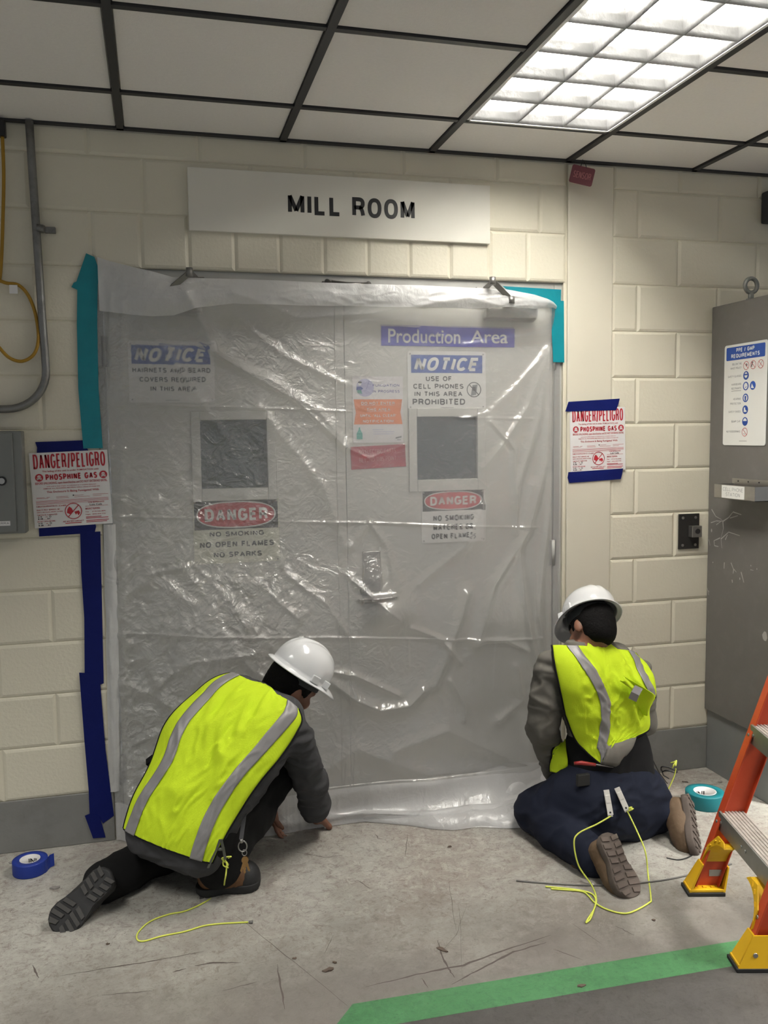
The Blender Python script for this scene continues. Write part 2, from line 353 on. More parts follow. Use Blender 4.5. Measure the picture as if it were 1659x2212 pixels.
def floor_mat(name, c0, c1, stain, amt, worn=False):
    m = bpy.data.materials.new(name); m.use_nodes = True; nt = m.node_tree; N = nt.nodes; L = nt.links
    b = N['Principled BSDF']; tc = N.new('ShaderNodeTexCoord')
    def nz(sc, det=8, rough=0.65, dist=0.0, mp=None):
        n = N.new('ShaderNodeTexNoise'); n.inputs['Scale'].default_value = sc; n.inputs['Detail'].default_value = det
        n.inputs['Roughness'].default_value = rough; n.inputs['Distortion'].default_value = dist
        if mp:
            q = N.new('ShaderNodeMapping'); q.inputs['Scale'].default_value = mp[0]; q.inputs['Rotation'].default_value = (0, 0, mp[1])
            L.new(tc.outputs['Object'], q.inputs['Vector']); L.new(q.outputs['Vector'], n.inputs['Vector'])
        else: L.new(tc.outputs['Object'], n.inputs['Vector'])
        return n.outputs['Fac']
    def ramp(f, p0, p1, v0=0.0, v1=1.0):
        r = N.new('ShaderNodeMapRange'); r.inputs['From Min'].default_value = p0; r.inputs['From Max'].default_value = p1
        r.inputs['To Min'].default_value = v0; r.inputs['To Max'].default_value = v1; L.new(f, r.inputs['Value']); return r.outputs['Result']
    def mix(f, a, c):
        x = N.new('ShaderNodeMix'); x.data_type = 'RGBA'
        L.new(f, x.inputs['Factor'])
        if isinstance(a, tuple): x.inputs['A'].default_value = (*a, 1)
        else: L.new(a, x.inputs['A'])
        x.inputs['B'].default_value = (*c, 1); return x.outputs['Result']
    col = mix(ramp(nz(1.6, 6), 0.36, 0.64), c0, c1)
    pk = (stain[0]*1.25, stain[1]*1.10, stain[2]*1.05)
    col = mix(ramp(nz(1.1, 9, 0.72, 0.5), 0.47, 0.68, 0, 0.6*amt), col, pk)
    col = mix(ramp(nz(6.5, 12, 0.85, 0.9), 0.50, 0.62, 0, 0.50*amt), col, stain)
    col = mix(ramp(nz(18, 10, 0.85, 0.7), 0.50, 0.60, 0, 0.55*amt), col, (c1[0]*1.18, c1[1]*1.18, c1[2]*1.18))
    col = mix(ramp(nz(28, 10, 0.85, 0.9), 0.52, 0.62, 0, 0.70*amt), col, (stain[0]*0.95, stain[1]*0.9, stain[2]*0.86))
    col = mix(ramp(nz(70, 8, 0.85, 0.3), 0.55, 0.64, 0, 0.75*amt), col, (stain[0]*0.55, stain[1]*0.54, stain[2]*0.52))
    col = mix(ramp(nz(11, 5, 0.6, 0.5, ((1, 22, 1), 0.45)), 0.64, 0.70, 0, 0.7*amt), col, (stain[0]*0.62, stain[1]*0.58, stain[2]*0.54))
    col = mix(ramp(nz(13, 5, 0.6, 0.6, ((1, 20, 1), -0.9)), 0.65, 0.71, 0, 0.6*amt), col, (stain[0]*0.66, stain[1]*0.6, stain[2]*0.58))
    col = mix(ramp(nz(9, 5, 0.6, 0.6, ((1, 26, 1), 1.5)), 0.65, 0.71, 0, 0.6*amt), col, (stain[0]*0.66, stain[1]*0.6, stain[2]*0.58))
    if worn:          # the grubby traffic zone in front of the door
        sx = N.new('ShaderNodeSeparateXYZ'); L.new(tc.outputs['Object'], sx.inputs[0])
        ad = N.new('ShaderNodeMath'); ad.operation = 'MULTIPLY_ADD'; L.new(nz(1.7, 7, 0.7), ad.inputs[0]); ad.inputs[1].default_value = 0.9; L.new(sx.outputs['Y'], ad.inputs[2])
        col = mix(ramp(ad.outputs[0], -0.15, -0.75, 0, 0.85), col, (stain[0]*0.78, stain[1]*0.86, stain[2]*0.88))
    L.new(col, b.inputs['Base Color'])
    L.new(ramp(nz(7), 0.3, 0.7, 0.42, 0.68), b.inputs['Roughness'])
    bp = N.new('ShaderNodeBump'); bp.inputs['Strength'].default_value = 0.5; bp.inputs['Distance'].default_value = 0.003
    L.new(nz(40, 10, 0.75), bp.inputs['Height']); L.new(bp.outputs['Normal'], b.inputs['Normal'])
    return m
m_floor = floor_mat('floor_concrete', (0.34, 0.332, 0.30), (0.43, 0.422, 0.385), (0.165, 0.136, 0.119), 1.08, True)
m_green = floor_mat('green_line_paint', (0.045, 0.165, 0.06), (0.062, 0.20, 0.08), (0.03, 0.09, 0.045), 0.7)
m_walk = floor_mat('walkway_paint', (0.050, 0.047, 0.045), (0.068, 0.064, 0.061), (0.032, 0.029, 0.027), 0.8)
floor_o = tag(mesh_obj('floor', [(-4.2, -6, 0), (4.4, -6, 0), (4.4, 0.16, 0), (-4.2, 0.16, 0)], [(0, 1, 2, 3)], m_floor), kind='structure')
# painted line, turning towards the viewer at its left end
g0, g1 = PZ(762, 2169), PZ(1659, 2021); d1 = (g1-g0).normalized(); n1 = Vector((d1.y, -d1.x, 0)); d2 = (PZ(728, 2212)-PZ(762, 2169)).normalized(); n2_ = Vector((-d2.y, d2.x, 0))
wl = .112; far = g0+d1*4.5
A_ = Matrix(((d1.x, -d2.x), (d1.y, -d2.y))); rhs = Vector(((n2_*wl-n1*wl).x, (n2_*wl-n1*wl).y)); sol = A_.inverted() @ rhs; ei = g0+n1*wl+d1*sol[0]
zz = Vector((0, 0, 0.0006)); e3 = ei+d2*3
tag(mesh_obj('floor_stripe', [q_+zz for q_ in (g0, ei, far+n1*wl, far, e3, g0+d2*3)], [(0, 1, 2, 3), (0, 5, 4, 1)], m_green), kind='structure')
tag(mesh_obj('floor_walkway', [q_+zz*.5 for q_ in (ei, e3, far+n1*wl+Vector((0, -5, 0)), far+n1*wl)], [(0, 1, 2, 3)], m_walk), kind='structure')

# scratches and cracks worn into the slab
m_scr = mat('floor_scratch', (0.085, 0.070, 0.062), 0.8)
bm = bmesh.new(); rs_ = random.Random(12)
def scratch(px, w):
    P = []
    for (u, v), (u2, v2) in zip(px, px[1:]):
        for k in range(6): t = k/6; P.append(PZ(u+(u2-u)*t+rs_.uniform(-1.2, 1.2), v+(v2-v)*t+rs_.uniform(-.7, .7), .0004))
    P.append(PZ(*px[-1], .0004)); n = len(P); W_ = [w*(.25+.75*math.sin(math.pi*min(1, max(0, i/(n-1)))))*rs_.uniform(.5, 1.1) for i in range(n)]
    d = [(P[min(i+1, n-1)]-P[max(i-1, 0)]).normalized() for i in range(n)]
    A = [bm.verts.new(P[i]+Vector((-d[i].y, d[i].x, 0))*W_[i]) for i in range(n)]; B = [bm.verts.new(P[i]-Vector((-d[i].y, d[i].x, 0))*W_[i]) for i in range(n)]
    for i in range(n-1): bm.faces.new((B[i], B[i+1], A[i+1], A[i]))
for px, w in (([(970, 1905), (978, 1960), (985, 2010)], .0010), ([(1010, 1950), (985, 2020), (950, 2060)], .0008), ([(790, 2132), (900, 2105), (1000, 2085), (1090, 2052), (1190, 2020)], .0040), ([(975, 2126), (1040, 2092), (1110, 2056), (1180, 2036)], .0045),
              ([(945, 2030), (952, 2058), (966, 2088), (982, 2112)], .0035), ([(510, 1978), (600, 2050), (700, 2130), (750, 2172)], .0014), ([(598, 2082), (606, 2130), (615, 2180)], .0030), ([(130, 2108), (250, 2088), (330, 2076), (440, 2055)], .0030), ([(372, 2100), (402, 2092)], .0040), ([(420, 2086), (460, 2080), (520, 2079)], .0040),
              ([(70, 2085), (84, 2112)], .003), ([(990, 1950), (994, 1990), (1000, 2126)], .0006), ([(880, 1800), (876, 1850)], .0014), ([(810, 1800), (818, 1812)], .002), ([(1195, 2050), (1260, 2074)], .0018), ([(910, 2112), (925, 2134)], .002), ([(770, 1900), (800, 1920)], .002), ([(640, 1840), (700, 1852), (740, 1848)], .0022),
              ([(1330, 2000), (1370, 2020)], .0022), ([(850, 1940), (880, 1952)], .0015), ([(700, 2060), (720, 2020)], .0012), ([(220, 2150), (330, 2140)], .0022), ([(480, 2140), (560, 2120)], .002), ([(1230, 1990), (1300, 2040)], .0012)): scratch(px, w)
bm_obj('scratch_marks', bm, m_scr, floor_o)

# ceiling: lay-in tiles on black tees
TX0, TY1, TT = -0.8459, -0.3618, 0.6096
V, F = [], []
xs = [TX0+TT*k for k in range(-6, 10)]; ys = [0.0]+[TY1-TT*k for k in range(0, 10)]
for x0, x1 in zip(xs, xs[1:]):
    for y1, y0 in zip(ys, ys[1:]):
        if abs(x0-(TX0+2*TT)) < .01 and -1.59 < (y0+y1)/2 < -0.36: continue
        b = len(V); e = 0.011; h = 0.017
        V += [(x0+e, y0+e, ZC+.011), (x1-e, y0+e, ZC+.011), (x1-e, y1-e, ZC+.011), (x0+e, y1-e, ZC+.011),
              (x0+h, y0+h, ZC+.003), (x1-h, y0+h, ZC+.003), (x1-h, y1-h, ZC+.003), (x0+h, y1-h, ZC+.003)]
        F += [(b+4, b+7, b+6, b+5)]+[(b+i, b+4+i, b+4+(i+1) % 4, b+(i+1) % 4) for i in range(4)]
b = len(V)
hx0, hx1, hy0, hy1 = TX0+2*TT, TX0+3*TT, TY1-2*TT, TY1
for q in ((xs[0], hx0, ys[-1], 0.16), (hx1, xs[-1], ys[-1], 0.16), (hx0, hx1, hy1, 0.16), (hx0, hx1, ys[-1], hy0)):
    b = len(V); V += [(q[0], q[2], ZC+.015), (q[1], q[2], ZC+.015), (q[1], q[3], ZC+.015), (q[0], q[3], ZC+.015)]; F.append((b, b+3, b+2, b+1))
ceil = tag(mesh_obj('ceiling', V, F, m_tile), kind='structure')
bm = bmesh.new()
for x in xs: box(bm, x-.0125, x+.0125, ys[-1], 0.0, ZC-.006, ZC+.012)
for y in ys[1:]:
    for x0, x1 in zip(xs, xs[1:]):
        if abs(x0-hx0) < .01 and hy0 < y < hy1-.01: continue
        box(bm, x0+.0125, x1-.0125, y-.0115, y+.0115, ZC-.004, ZC+.012)
box(bm, xs[0], xs[-1], -0.020, 0.0, ZC-.006, ZC+.012)
bm_obj('ceiling_grid', bm, m_tee, ceil)

# ------------------------------------------------------------------ lit troffer with parabolic louvre
fx = empty('ceiling_light', ((hx0+hx1)/2, (hy0+hy1)/2, ZC), 'long lit fluorescent ceiling light with square silver louvre cells', 'ceiling light')
cx, cy = fx.location.x, fx.location.y
W2_, L2_ = TT/2-.0135, TT-.0125
m_house = mat('troffer_white', (0.85, 0.85, 0.84), 0.5)
bm = bmesh.new()
box(bm, -W2_, W2_, -L2_, L2_, 0.125, 0.13)
for s in (-1, 1):
    box(bm, s*W2_-.002, s*W2_+.002, -L2_, L2_, -.004, 0.13); box(bm, -W2_, W2_, s*L2_-.002, s*L2_+.002, -.004, 0.13)
    box(bm, min(s*W2_, s*(W2_-.012)), max(s*W2_, s*(W2_-.012)), -L2_, L2_, -.006, -.003)
    box(bm, -W2_, W2_, min(s*L2_, s*(L2_-.012)), max(s*L2_, s*(L2_-.012)), -.006, -.003)
bm_obj('housing', bm, m_house, fx)
m_louv = mat('louvre_aluminium', (0.075, 0.075, 0.075), 0.30, metal=0.0, bump=0.35, bscale=26, bdist=0.01)
bm = bmesh.new(); z0, z1 = -.004, .048
def blade(p0, p1, nx, ny):         # curved V-section blade
    t = bmesh.new(); secs = []
    prof = [(0.0009, z0), (0.003, z0+.016), (0.008, z0+.034), (0.015, z1)]
    pr_ = [(-a, z) for a, z in prof]+[(a, z) for a, z in prof[::-1]]
    for p in (p0, p1): secs.append([t.verts.new((p[0]+a*nx, p[1]+a*ny, z)) for a, z in pr_])
    n = len(pr_)
    for i in range(n):
        f = t.faces.new((secs[0][i], secs[0][(i+1) % n], secs[1][(i+1) % n], secs[1][i])); f.smooth = True
    bmesh.ops.recalc_face_normals(t, faces=t.faces[:]); merge(bm, t)
cw, cl = 2*(W2_-.012)/3, 2*(L2_-.012)/6
for k in range(4): x = -(W2_-.012)+cw*k; blade((x, -L2_+.01), (x, L2_-.01), 1, 0)
for k in range(7): y = -(L2_-.012)+cl*k; blade((-W2_+.01, y), (W2_-.01, y), 0, 1)
bm_obj('louvre', bm, m_louv, fx)
m_tube = bpy.data.materials.new('lamp_tube'); m_tube.use_nodes = True
nt = m_tube.node_tree; e_ = nt.nodes.new('ShaderNodeEmission'); e_.inputs[0].default_value = (1.0, 0.96, 0.88, 1); e_.inputs[1].default_value = LAMP_GLOW
nt.links.new(e_.outputs[0], nt.nodes['Material Output'].inputs[0])
for k in range(3):
    bm = bmesh.new(); x = -(W2_-.012)+cw*(k+.5); cyl(bm, (x, -L2_+.02, .092), (x, L2_-.02, .092), .015, n=16)
    bm_obj('lamp_tube', bm, m_tube, fx)

# ------------------------------------------------------------------ double door
door = empty('door_1', (0, 0.03, 0), kind='structure')
def dchild(o, par): o.parent = par; o.matrix_parent_inverse = Matrix.Translation(-Vector((0, 0.03, 0))); return o
bm = bmesh.new()
box(bm, OX0, -.932, .02, .12, 0, OZ, bev=.002); box(bm, .932, OX1, .02, .12, 0, OZ, bev=.002); box(bm, -.932, .932, .02, .12, 2.137, OZ, bev=.002)
dchild(bm_obj('door_frame', bm, m_framep), door)
WL = dict(g=(-.586, -.323, 1.385, 1.658)); WR = dict(g=(.308, .577, 1.398, 1.664))
def leaf(x0, x1, gl, side):
    g0, g1, h0, h1 = gl; bm = bmesh.new()
    for q in ((x0, g0, .01, 2.133), (g1, x1, .01, 2.133), (g0, g1, .01, h0), (g0, g1, h1, 2.133)): box(bm, q[0], q[1], .03, .075, q[2], q[3])
    o = dchild(bm_obj('door_leaf', bm, m_doorp), door)
    bm = bmesh.new(); bo = .036
    for q in ((g0-bo, g0, h0-.05, h1+bo), (g1, g1+bo, h0-.05, h1+bo), (g0, g1, h0-.05, h0), (g0, g1, h1, h1+bo)):
        box(bm, q[0], q[1], .020, .031, q[2], q[3], bev=.003)
    f = bm_obj('window_frame', bm, m_doorp); f.parent = o
    bm = bmesh.new(); box(bm, g0, g1, .045, .055, h0, h1); q = bm_obj('window_glass', bm, m_glass); q.parent = o
    return o
ll = leaf(-.929, -.003, WL['g'], -1); lr = leaf(.003, .929, WR['g'], 1)
bm = bmesh.new(); box(bm, -.038, .0, .026, .031, .02, 2.12, bev=.0015); bm_obj('astragal', bm, m_doorp).parent = ll
for lf, s in ((ll, -1), (lr, 1)):
    for z in (.28, 1.06, 1.92):
        bm = bmesh.new(); cyl(bm, (s*.931, .018, z-.057), (s*.931, .018, z+.057), .0085); box(bm, s*.931-.014, s*.931+.014, .02, .031, z-.057, z+.057)
        bm_obj('hinge', bm, m_framep).parent = lf
m_arm = mat('arm_steel', (0.22, 0.215, 0.205), 0.4, metal=0.6, var=0.15, vscale=20)
def closer(lf, body, piv, joint, brk):
    P_piv = PY(*piv, -.08); bm = bmesh.new(); c = PY(*body, .0); cyl(bm, P_piv, P_piv+Vector((0, .06, 0)), .012); box(bm, c.x-.115, c.x+.115, -.028, .03, c.z-.024, c.z+.024, bev=.006)
    for dx in (-.09, -.06, .07, .095): cyl(bm, (c.x+dx, -.030, c.z), (c.x+dx, -.026, c.z), .006)
    bm_obj('closer_body', bm, m_steel).parent = lf
    bm = bmesh.new(); P0, P1, P2 = PY(*piv, -.075), PY(*joint, -.112), PY(*brk, .016)
    strip(bm, [P0, P1], Vector((0, -.6, .8))*.028, .007); strip(bm, [P1, P2], Vector((0, -.5, .85))*.026, .007)
    cyl(bm, P1-Vector((0, 0, .016)), P1+Vector((0, 0, .016)), .013); cyl(bm, P0-Vector((0, 0, .014)), P0+Vector((0, 0, .014)), .015)
    box(bm, P2.x-.032, P2.x+.032, .010, .021, P2.z-.010, P2.z+.010, bev=.003)
    for s in (-1, 1): cyl(bm, (P2.x+s*.022, .006, P2.z), (P2.x+s*.022, .012, P2.z), .005)
    bm_obj('closer_arm', bm, m_arm).parent = lf
closer(ll, (367, 660), (352, 636), (409, 588), (424, 604)); closer(lr, (1100, 676), (1104, 648), (1064, 607), (1043, 626))
bm = bmesh.new(); a, c = PY(716, 610, -.03), PY(796, 614, -.03); tube(bm, [a, a.lerp(c, .5)+Vector((0, 0, -.004)), c], .0085); cyl(bm, a+Vector((-.008, .05, .012)), a+Vector((0, 0, -.012)), .011); cyl(bm, c, c+Vector((0, .05, 0)), .012)
box(bm, a.x-.03, c.x+.01, .012, .021, a.z-.012, a.z+.012, bev=.003)
dchild(bm_obj('hold_open_arm', bm, m_dsteel), door)
bm = bmesh.new(); a, c = PY(782, 1190, .03), PY(832, 1300, .03); box(bm, a.x, a.x+.075, .012, .031, c.z, a.z, bev=.004); k = PY(802, 1284, 0)
box(bm, k.x, k.x+.085, -.03, .02, k.z-.012, k.z+.004, bev=.004); cyl(bm, (a.x+.037, .0, a.z-.05), (a.x+.037, .014, a.z-.05), .016)
bm_obj('handle', bm, m_steel).parent = lr

# ------------------------------------------------------------------ signs
def quadpos(tl, y): p = PY(*tl, y); return p
def screws(o, w, h, r=.0035, ins=.012):
    for x in (ins, w-ins):
        for z in (ins, h-ins): bm = bmesh.new(); cyl(bm, (x, -.0016, z), (x, .0005, z), r, n=12); bm_obj('screw', bm, m_steel, o)
# room name board over the door
o = board('room_sign', 1.228, .236, .020, mat('board_beige', (0.74, 0.72, 0.645), 0.5, var=0.03, vscale=5), bev=.002)
hang(o, -.606, -.020, 2.379); tag(o, 'long pale board above the door lettered MILL ROOM', 'sign')
p = Print([m_ink]); p.text('MILL', .382, .595, .080, .158, 0, 2, .026); p.build('lettering', o); p = Print([m_ink]); p.text('ROOM', .640, .900, .080, .158, 0, 2, .026)
p.build('lettering', o)
# notice signs
def notice(x0, x1, z0, z1, lines, label, yf=.027, rad=.012, tilt=0, phone=False, blue=m_blue, sh=.35):
    w, h = x1-x0, z1-z0; o = board('notice_sign', w, h, .003, m_white, rad); hang(o, x0, yf, z0, tilt); tag(o, label, 'sign')
    p = Print([blue, m_white, m_ink, m_grey]); p.rect(w*.045, w*.955, h*.63, h*.935, 0, 1)
    p.text('NOTICE', w*.10, w*.90, h*.665, h*.895, 1, 3, .035, shear=sh)
    for t, a, b, c, d in lines: p.text(t, w*a, w*b, h*c, h*d, 2, 2, .03)
    p.rect(w*.42, w*.58, h*.035, h*.043, 3, 1)
    if phone:
        X, Z, r = w*.845, h*.345, w*.093
        p.poly([(X-.014, Z-.026), (X+.010, Z-.022), (X+.017, Z+.022), (X-.006, Z+.019)], 3, 1); p.rect(X-.006, X+.008, Z-.004, Z+.012, 2, 2)
        p.ring(X, Z, r, .0035, 2, 3); p.line(X-r*.7, Z+r*.7, X+r*.7, Z-r*.7, .0035, 2, 3)
    p.build('lettering', o); screws(o, w, h); return o
notice(-.851, -.524, 1.728, 1.962, [('HAIRNETS AND BEARD', .05, .95, .49, .57), ('COVERS REQUIRED', .13, .89, .34, .42), ('IN THIS AREA', .25, .77, .19, .27)], 'blue and white NOTICE sign about hairnets and beard covers on the door', tilt=.0)
notice(.270, .618, 1.693, 1.938, [('USE OF', .23, .56, .49, .575), ('CELL PHONES', .07, .71, .36, .445), ('IN THIS AREA', .085, .695, .23, .315), ('PROHIBITED', .06, .73, .085, .19)], 'NOTICE sign on the door forbidding use of cell phones', phone=True, sh=.3)
# blue production sign
o = board('production_sign', .592, .086, .003, m_navyb, .002); hang(o, .158, .027, 1.958); tag(o, 'long blue Production Area sign near the top of the door', 'sign')
p = Print([m_white]); p.text('Production', .030, .345, .012, .072, 0, 1, .015); p.build('lettering', o); p = Print([m_white]); p.text('Area', .392, .560, .017, .072, 0, 1, .015); p.build('lettering', o)
# danger signs
def danger(x0, x1, z0, z1, lines, label, body, top=.62, tilt=0):
    w, h = x1-x0, z1-z0; o = board('danger_sign', w, h, .003, body, .004); hang(o, x0, .027, z0, tilt); tag(o, label, 'sign')
    p = Print([m_ink, m_red, m_white]); p.rect(w*.015, w*.985, h*top, h*.985, 0, 1)
    cz = h*(top+.985)/2; rz = h*(.985-top)/2*.93; rx = w*.46
    oval = lambda rx, rz: [(w*.5+rx*math.copysign(abs(math.cos(t))**.8, math.cos(t)), cz+rz*math.copysign(abs(math.sin(t))**.85, math.sin(t))) for t in [2*math.pi*i/48 for i in range(48)]]
    p.poly(oval(rx, rz), 2, 2); p.poly(oval(rx*.965, rz*.90), 1, 3); p.text('DANGER', w*.135, w*.865, cz-rz*.47, cz+rz*.47, 2, 4, .03)
    for t, a, b, c, d in lines: p.text(t, w*a, w*b, h*c, h*d, 0, 1, .035)
    p.build('lettering', o); screws(o, w, h, ins=.009); return o
danger(-.625, -.281, 1.082, 1.341, [('NO SMOKING', .185, .815, .425, .50), ('NO OPEN FLAMES', .07, .93, .255, .345), ('NO SPARKS', .225, .785, .095, .18)], 'DANGER no open flames no sparks sign on the left door leaf', m_cream, top=.535)
danger(.326, .608, 1.128, 1.352, [('NO SMOKING', .18, .83, .41, .52), ('MATCHES OR', .18, .82, .235, .345), ('OPEN FLAMES', .15, .83, .07, .175)], 'DANGER no smoking matches or open flames sign on the right door leaf', m_white, top=.60)
# fumigation poster
w, h = .216, .274
o = board('fumigation_poster', w, h, .001, m_paper); hang(o, .033, .027, 1.558); tag(o, 'fumigation in progress poster with orange block on the door', 'poster')
Z = lambda b: h*(1-b)
p = Print([m_purple, m_orange, m_white, m_lav, m_teal_i, m_grey, m_ink, m_blue])
p.disc(w*.25, Z(.17), w*.175, 3, 1, h*.135); p.poly([(w*.10, Z(.25)), (w*.19, Z(.265)), (w*.17, Z(.20)), (w*.09, Z(.20))], 4, 2)
p.poly([(w*.075, Z(.205)), (w*.17, Z(.205)), (w*.21, Z(.185)), (w*.17, Z(.155)), (w*.09, Z(.155))], 7, 3); p.disc(w*.145, Z(.115), w*.03, 2, 2); p.disc(w*.15, Z(.09), w*.04, 6, 3, h*.014); p.line(w*.27, Z(.2), w*.33, Z(.07), .0012, 0, 3)
p.text('FUMIGATION', w*.40, w*.93, Z(.155), Z(.115), 0, 2, .02); p.text('IN PROGRESS', w*.40, w*.935, Z(.245), Z(.205), 0, 2, .02)
p.poly([(w*.02, Z(.72)), (w*.985, Z(.72)), (w*.945, Z(.54)), (w*.985, Z(.345)), (w*.02, Z(.345)), (w*.06, Z(.54))][::1], 1, 1)
for t, a, b, c in (('DO NOT ENTER', .17, .83, .425), ('THIS AREA', .275, .74, .52), ("UNTIL 'ALL CLEAR'", .15, .86, .61), ('NOTIFICATION!', .20, .81, .695)): p.text(t, w*a, w*b, Z(c), Z(c-.042), 2, 2, .025)
p.rect(w*.17, w*.83, Z(.435), Z(.431), 2, 2); p.rect(w*.275, w*.74, Z(.53), Z(.526), 2, 2)
p.rect(w*.07, w*.185, Z(.945), Z(.86), 4, 1); p.poly([(w*.07, Z(.86)), (w*.185, Z(.86)), (w*.145, Z(.80)), (w*.11, Z(.80))], 4, 1); p.rect(w*.115, w*.14, Z(.80), Z(.765), 4, 1)
for i, (a, b) in enumerate(((.38, .60), (.40, .82), (.40, .80))): p.rect(w*a, w*b, Z(.805+.033*i), Z(.798+.033*i), 3, 1)
p.poly([(w*.84, Z(.945)), (w*.96, Z(.925)), (w*.965, Z(.90)), (w*.845, Z(.92))], 5, 1); p.rect(w*.87, w*.95, Z(.965), Z(.955), 5, 1)
p.build('lettering', o)
# red plate
w, h = .236, .094
o = board('cart_sign', w, h, .002, m_maroon); hang(o, .024, .0275, 1.448, -2.2); tag(o, 'red plate about electric carts below the fumigation poster', 'sign')
p = Print([m_pink]); p.text('NO ELECTRIC CARTS', .035, .195, .060, .079, 0, 1, .0); p.text('BEYOND THIS POINT', .035, .195, .028, .047, 0, 1, .0); p.build('lettering', o)
# fumigant placards, one each side of the door
def placard(x, z, w, h, tilt, label, y=-.0075):
    o = board('gas_placard', w, h, .0008, m_paper, bev=0); hang(o, x, y, z, tilt); tag(o, label, 'placard')
    Z = lambda b: h*(1-b); X = lambda a: w*a
    p = Print([m_red, m_ink, m_paper])
    p.text('DANGER/PELIGRO', X(.045), X(.965), Z(.215), Z(.02), 0, 2, .03)
    def ln(t, a, b, z1, z0, m=0, bold=.02): p.text(t, X(a), X(b), Z(z1), Z(z0), m, 2, bold)
    ln('The lading of this unit is under FUMIGATION with', .15, .87, .268, .238)
    ln('PHOSPHINE GAS', .185, .845, .372, .290, 0, .035)
    for a in (.105, .925):
        c = (X(a), Z(.33)); p.disc(*c, X(.052), 0, 1); p.disc(c[0], c[1]+X(.012), X(.023), 2, 2, X(.020)); p.rect(c[0]-X(.012), c[0]+X(.012), c[1]-X(.016), c[1]+X(.004), 2, 3)
        for s in (-1, 1): p.disc(c[0]+s*X(.009), c[1]+X(.010), X(.006), 0, 4); p.line(c[0]-X(.032), c[1]-s*X(.010)-X(.018), c[0]+X(.032), c[1]+s*X(.010)-X(.018), X(.008), 2, 3)
    ln('BEFORE UNLOADING, open doors/hatches and DO NOT ENTER/NO ENTRE', .05, .97, .432, .392, 0, .04)
    ln('until unit is free of gas, as indicated by a suitable detector.', .19, .83, .462, .446)
    ln('REMOVE ALL PROCESSED MATERIAL before release of empty unit', .15, .87, .492, .474)
    ln('This Enclosure Is Being Fumigated With', .185, .855, .548, .512, 0, .03)
    for a, b, z in ((.05, .15, .595), (.05, .20, .607), (.18, .22, .595), (.30, .45, .595), (.30, .46, .612), (.53, .65, .588), (.53, .73, .610), (.77, .97, .588), (.77, .88, .610)): p.rect(X(a), X(b), Z(z+.004), Z(z), 0, 1)
    p.disc(X(.52), Z(.588), X(.009), 1, 2)
    for b, z in ((.97, .640), (.97, .655), (.97, .670), (.82, .685)): p.rect(X(.04), X(b), Z(z+.0045), Z(z), 0, 1)
    ln('FUMIGATOR/APPLICATOR CO.  LIC # 46005', .04, .42, .728, .705); ln('QUALITY PEST SERVICES, INC.', .04, .34, .772, .752); ln('5500 N. 3RD PLAZA, ARDEN, CA 92501', .04, .37, .803, .786)
    ln('TIME/DATE FUMIGATED:', .04, .30, .838, .820); ln('DO NOT OPEN BEFORE:', .04, .27, .925, .908)
    for z in (.862, .950): ln('2:15', .05, .10, z, z-.018, 1, .05); ln('AM', .145, .17, z, z-.012, 0, .03); p.ring(X(.205), Z(z-.008), X(.013), X(.005), 1, 2)
    for z in (.888, .976): ln('8-28', .05, .11, z, z-.018, 1, .06); ln('24', .165, .20, z, z-.016, 1, .06); p.rect(X(.05), X(.21), Z(z+.004), Z(z+.002), 0, 1)
    c = (X(.505), Z(.80)); p.ring(*c, X(.110), X(.010), 0, 4)
    p.poly([(c[0]-X(.085), c[1]-X(.02)), (c[0]-X(.04), c[1]-X(.045)), (c[0]+X(.00), c[1]-X(.005)), (c[0]-X(.02), c[1]+X(.04)), (c[0]-X(.05), c[1]+X(.065)), (c[0]-X(.075), c[1]+X(.03))], 0, 1)
    p.poly([(c[0]+X(.01), c[1]-X(.01)), (c[0]+X(.03), c[1]-X(.055)), (c[0]+X(.045), c[1]-X(.03)), (c[0]+X(.06), c[1]-X(.065)), (c[0]+X(.085), c[1]-X(.03)), (c[0]+X(.07), c[1]+X(.005))], 0, 1)
    p.line(c[0]-X(.072), c[1]-X(.078), c[0]+X(.072), c[1]+X(.078), X(.011), 0, 5)
    ln('NO WATER CONTACT', .365, .63, .945, .925); p.rect(X(.39), X(.60), Z(.965), Z(.955), 0, 1)
    ln('TO BE NOTIFIED/AVISO', .70, .91, .705, .685); ln('Luis Cala', .72, .88, .738, .715, 1, .05); p.rect(X(.66), X(.955), Z(.748), Z(.744), 0, 1)
    ln('EMERGENCY TELEPHONE #', .66, .85, .795, .768); ln('Day     (714) 526-4896', .66, .92, .832, .815); ln('Night   (800) 858-7742', .66, .92, .868, .851)
    for a, z in ((.86, .888), (.95, .905), (.955, .935), (.93, .955)): p.rect(X(.66), X(a), Z(z+.009), Z(z), 0, 1)
    p.build('lettering', o); return o
placard(-1.2095, 1.2555, .281, .283, -1.9, 'red and white phosphine gas placard taped left of the plastic sheet')
placard(1.001, 1.4160, .268, .278, -1.4, 'red and white phosphine gas placard taped to the pillar right of the door', y=-.0095)

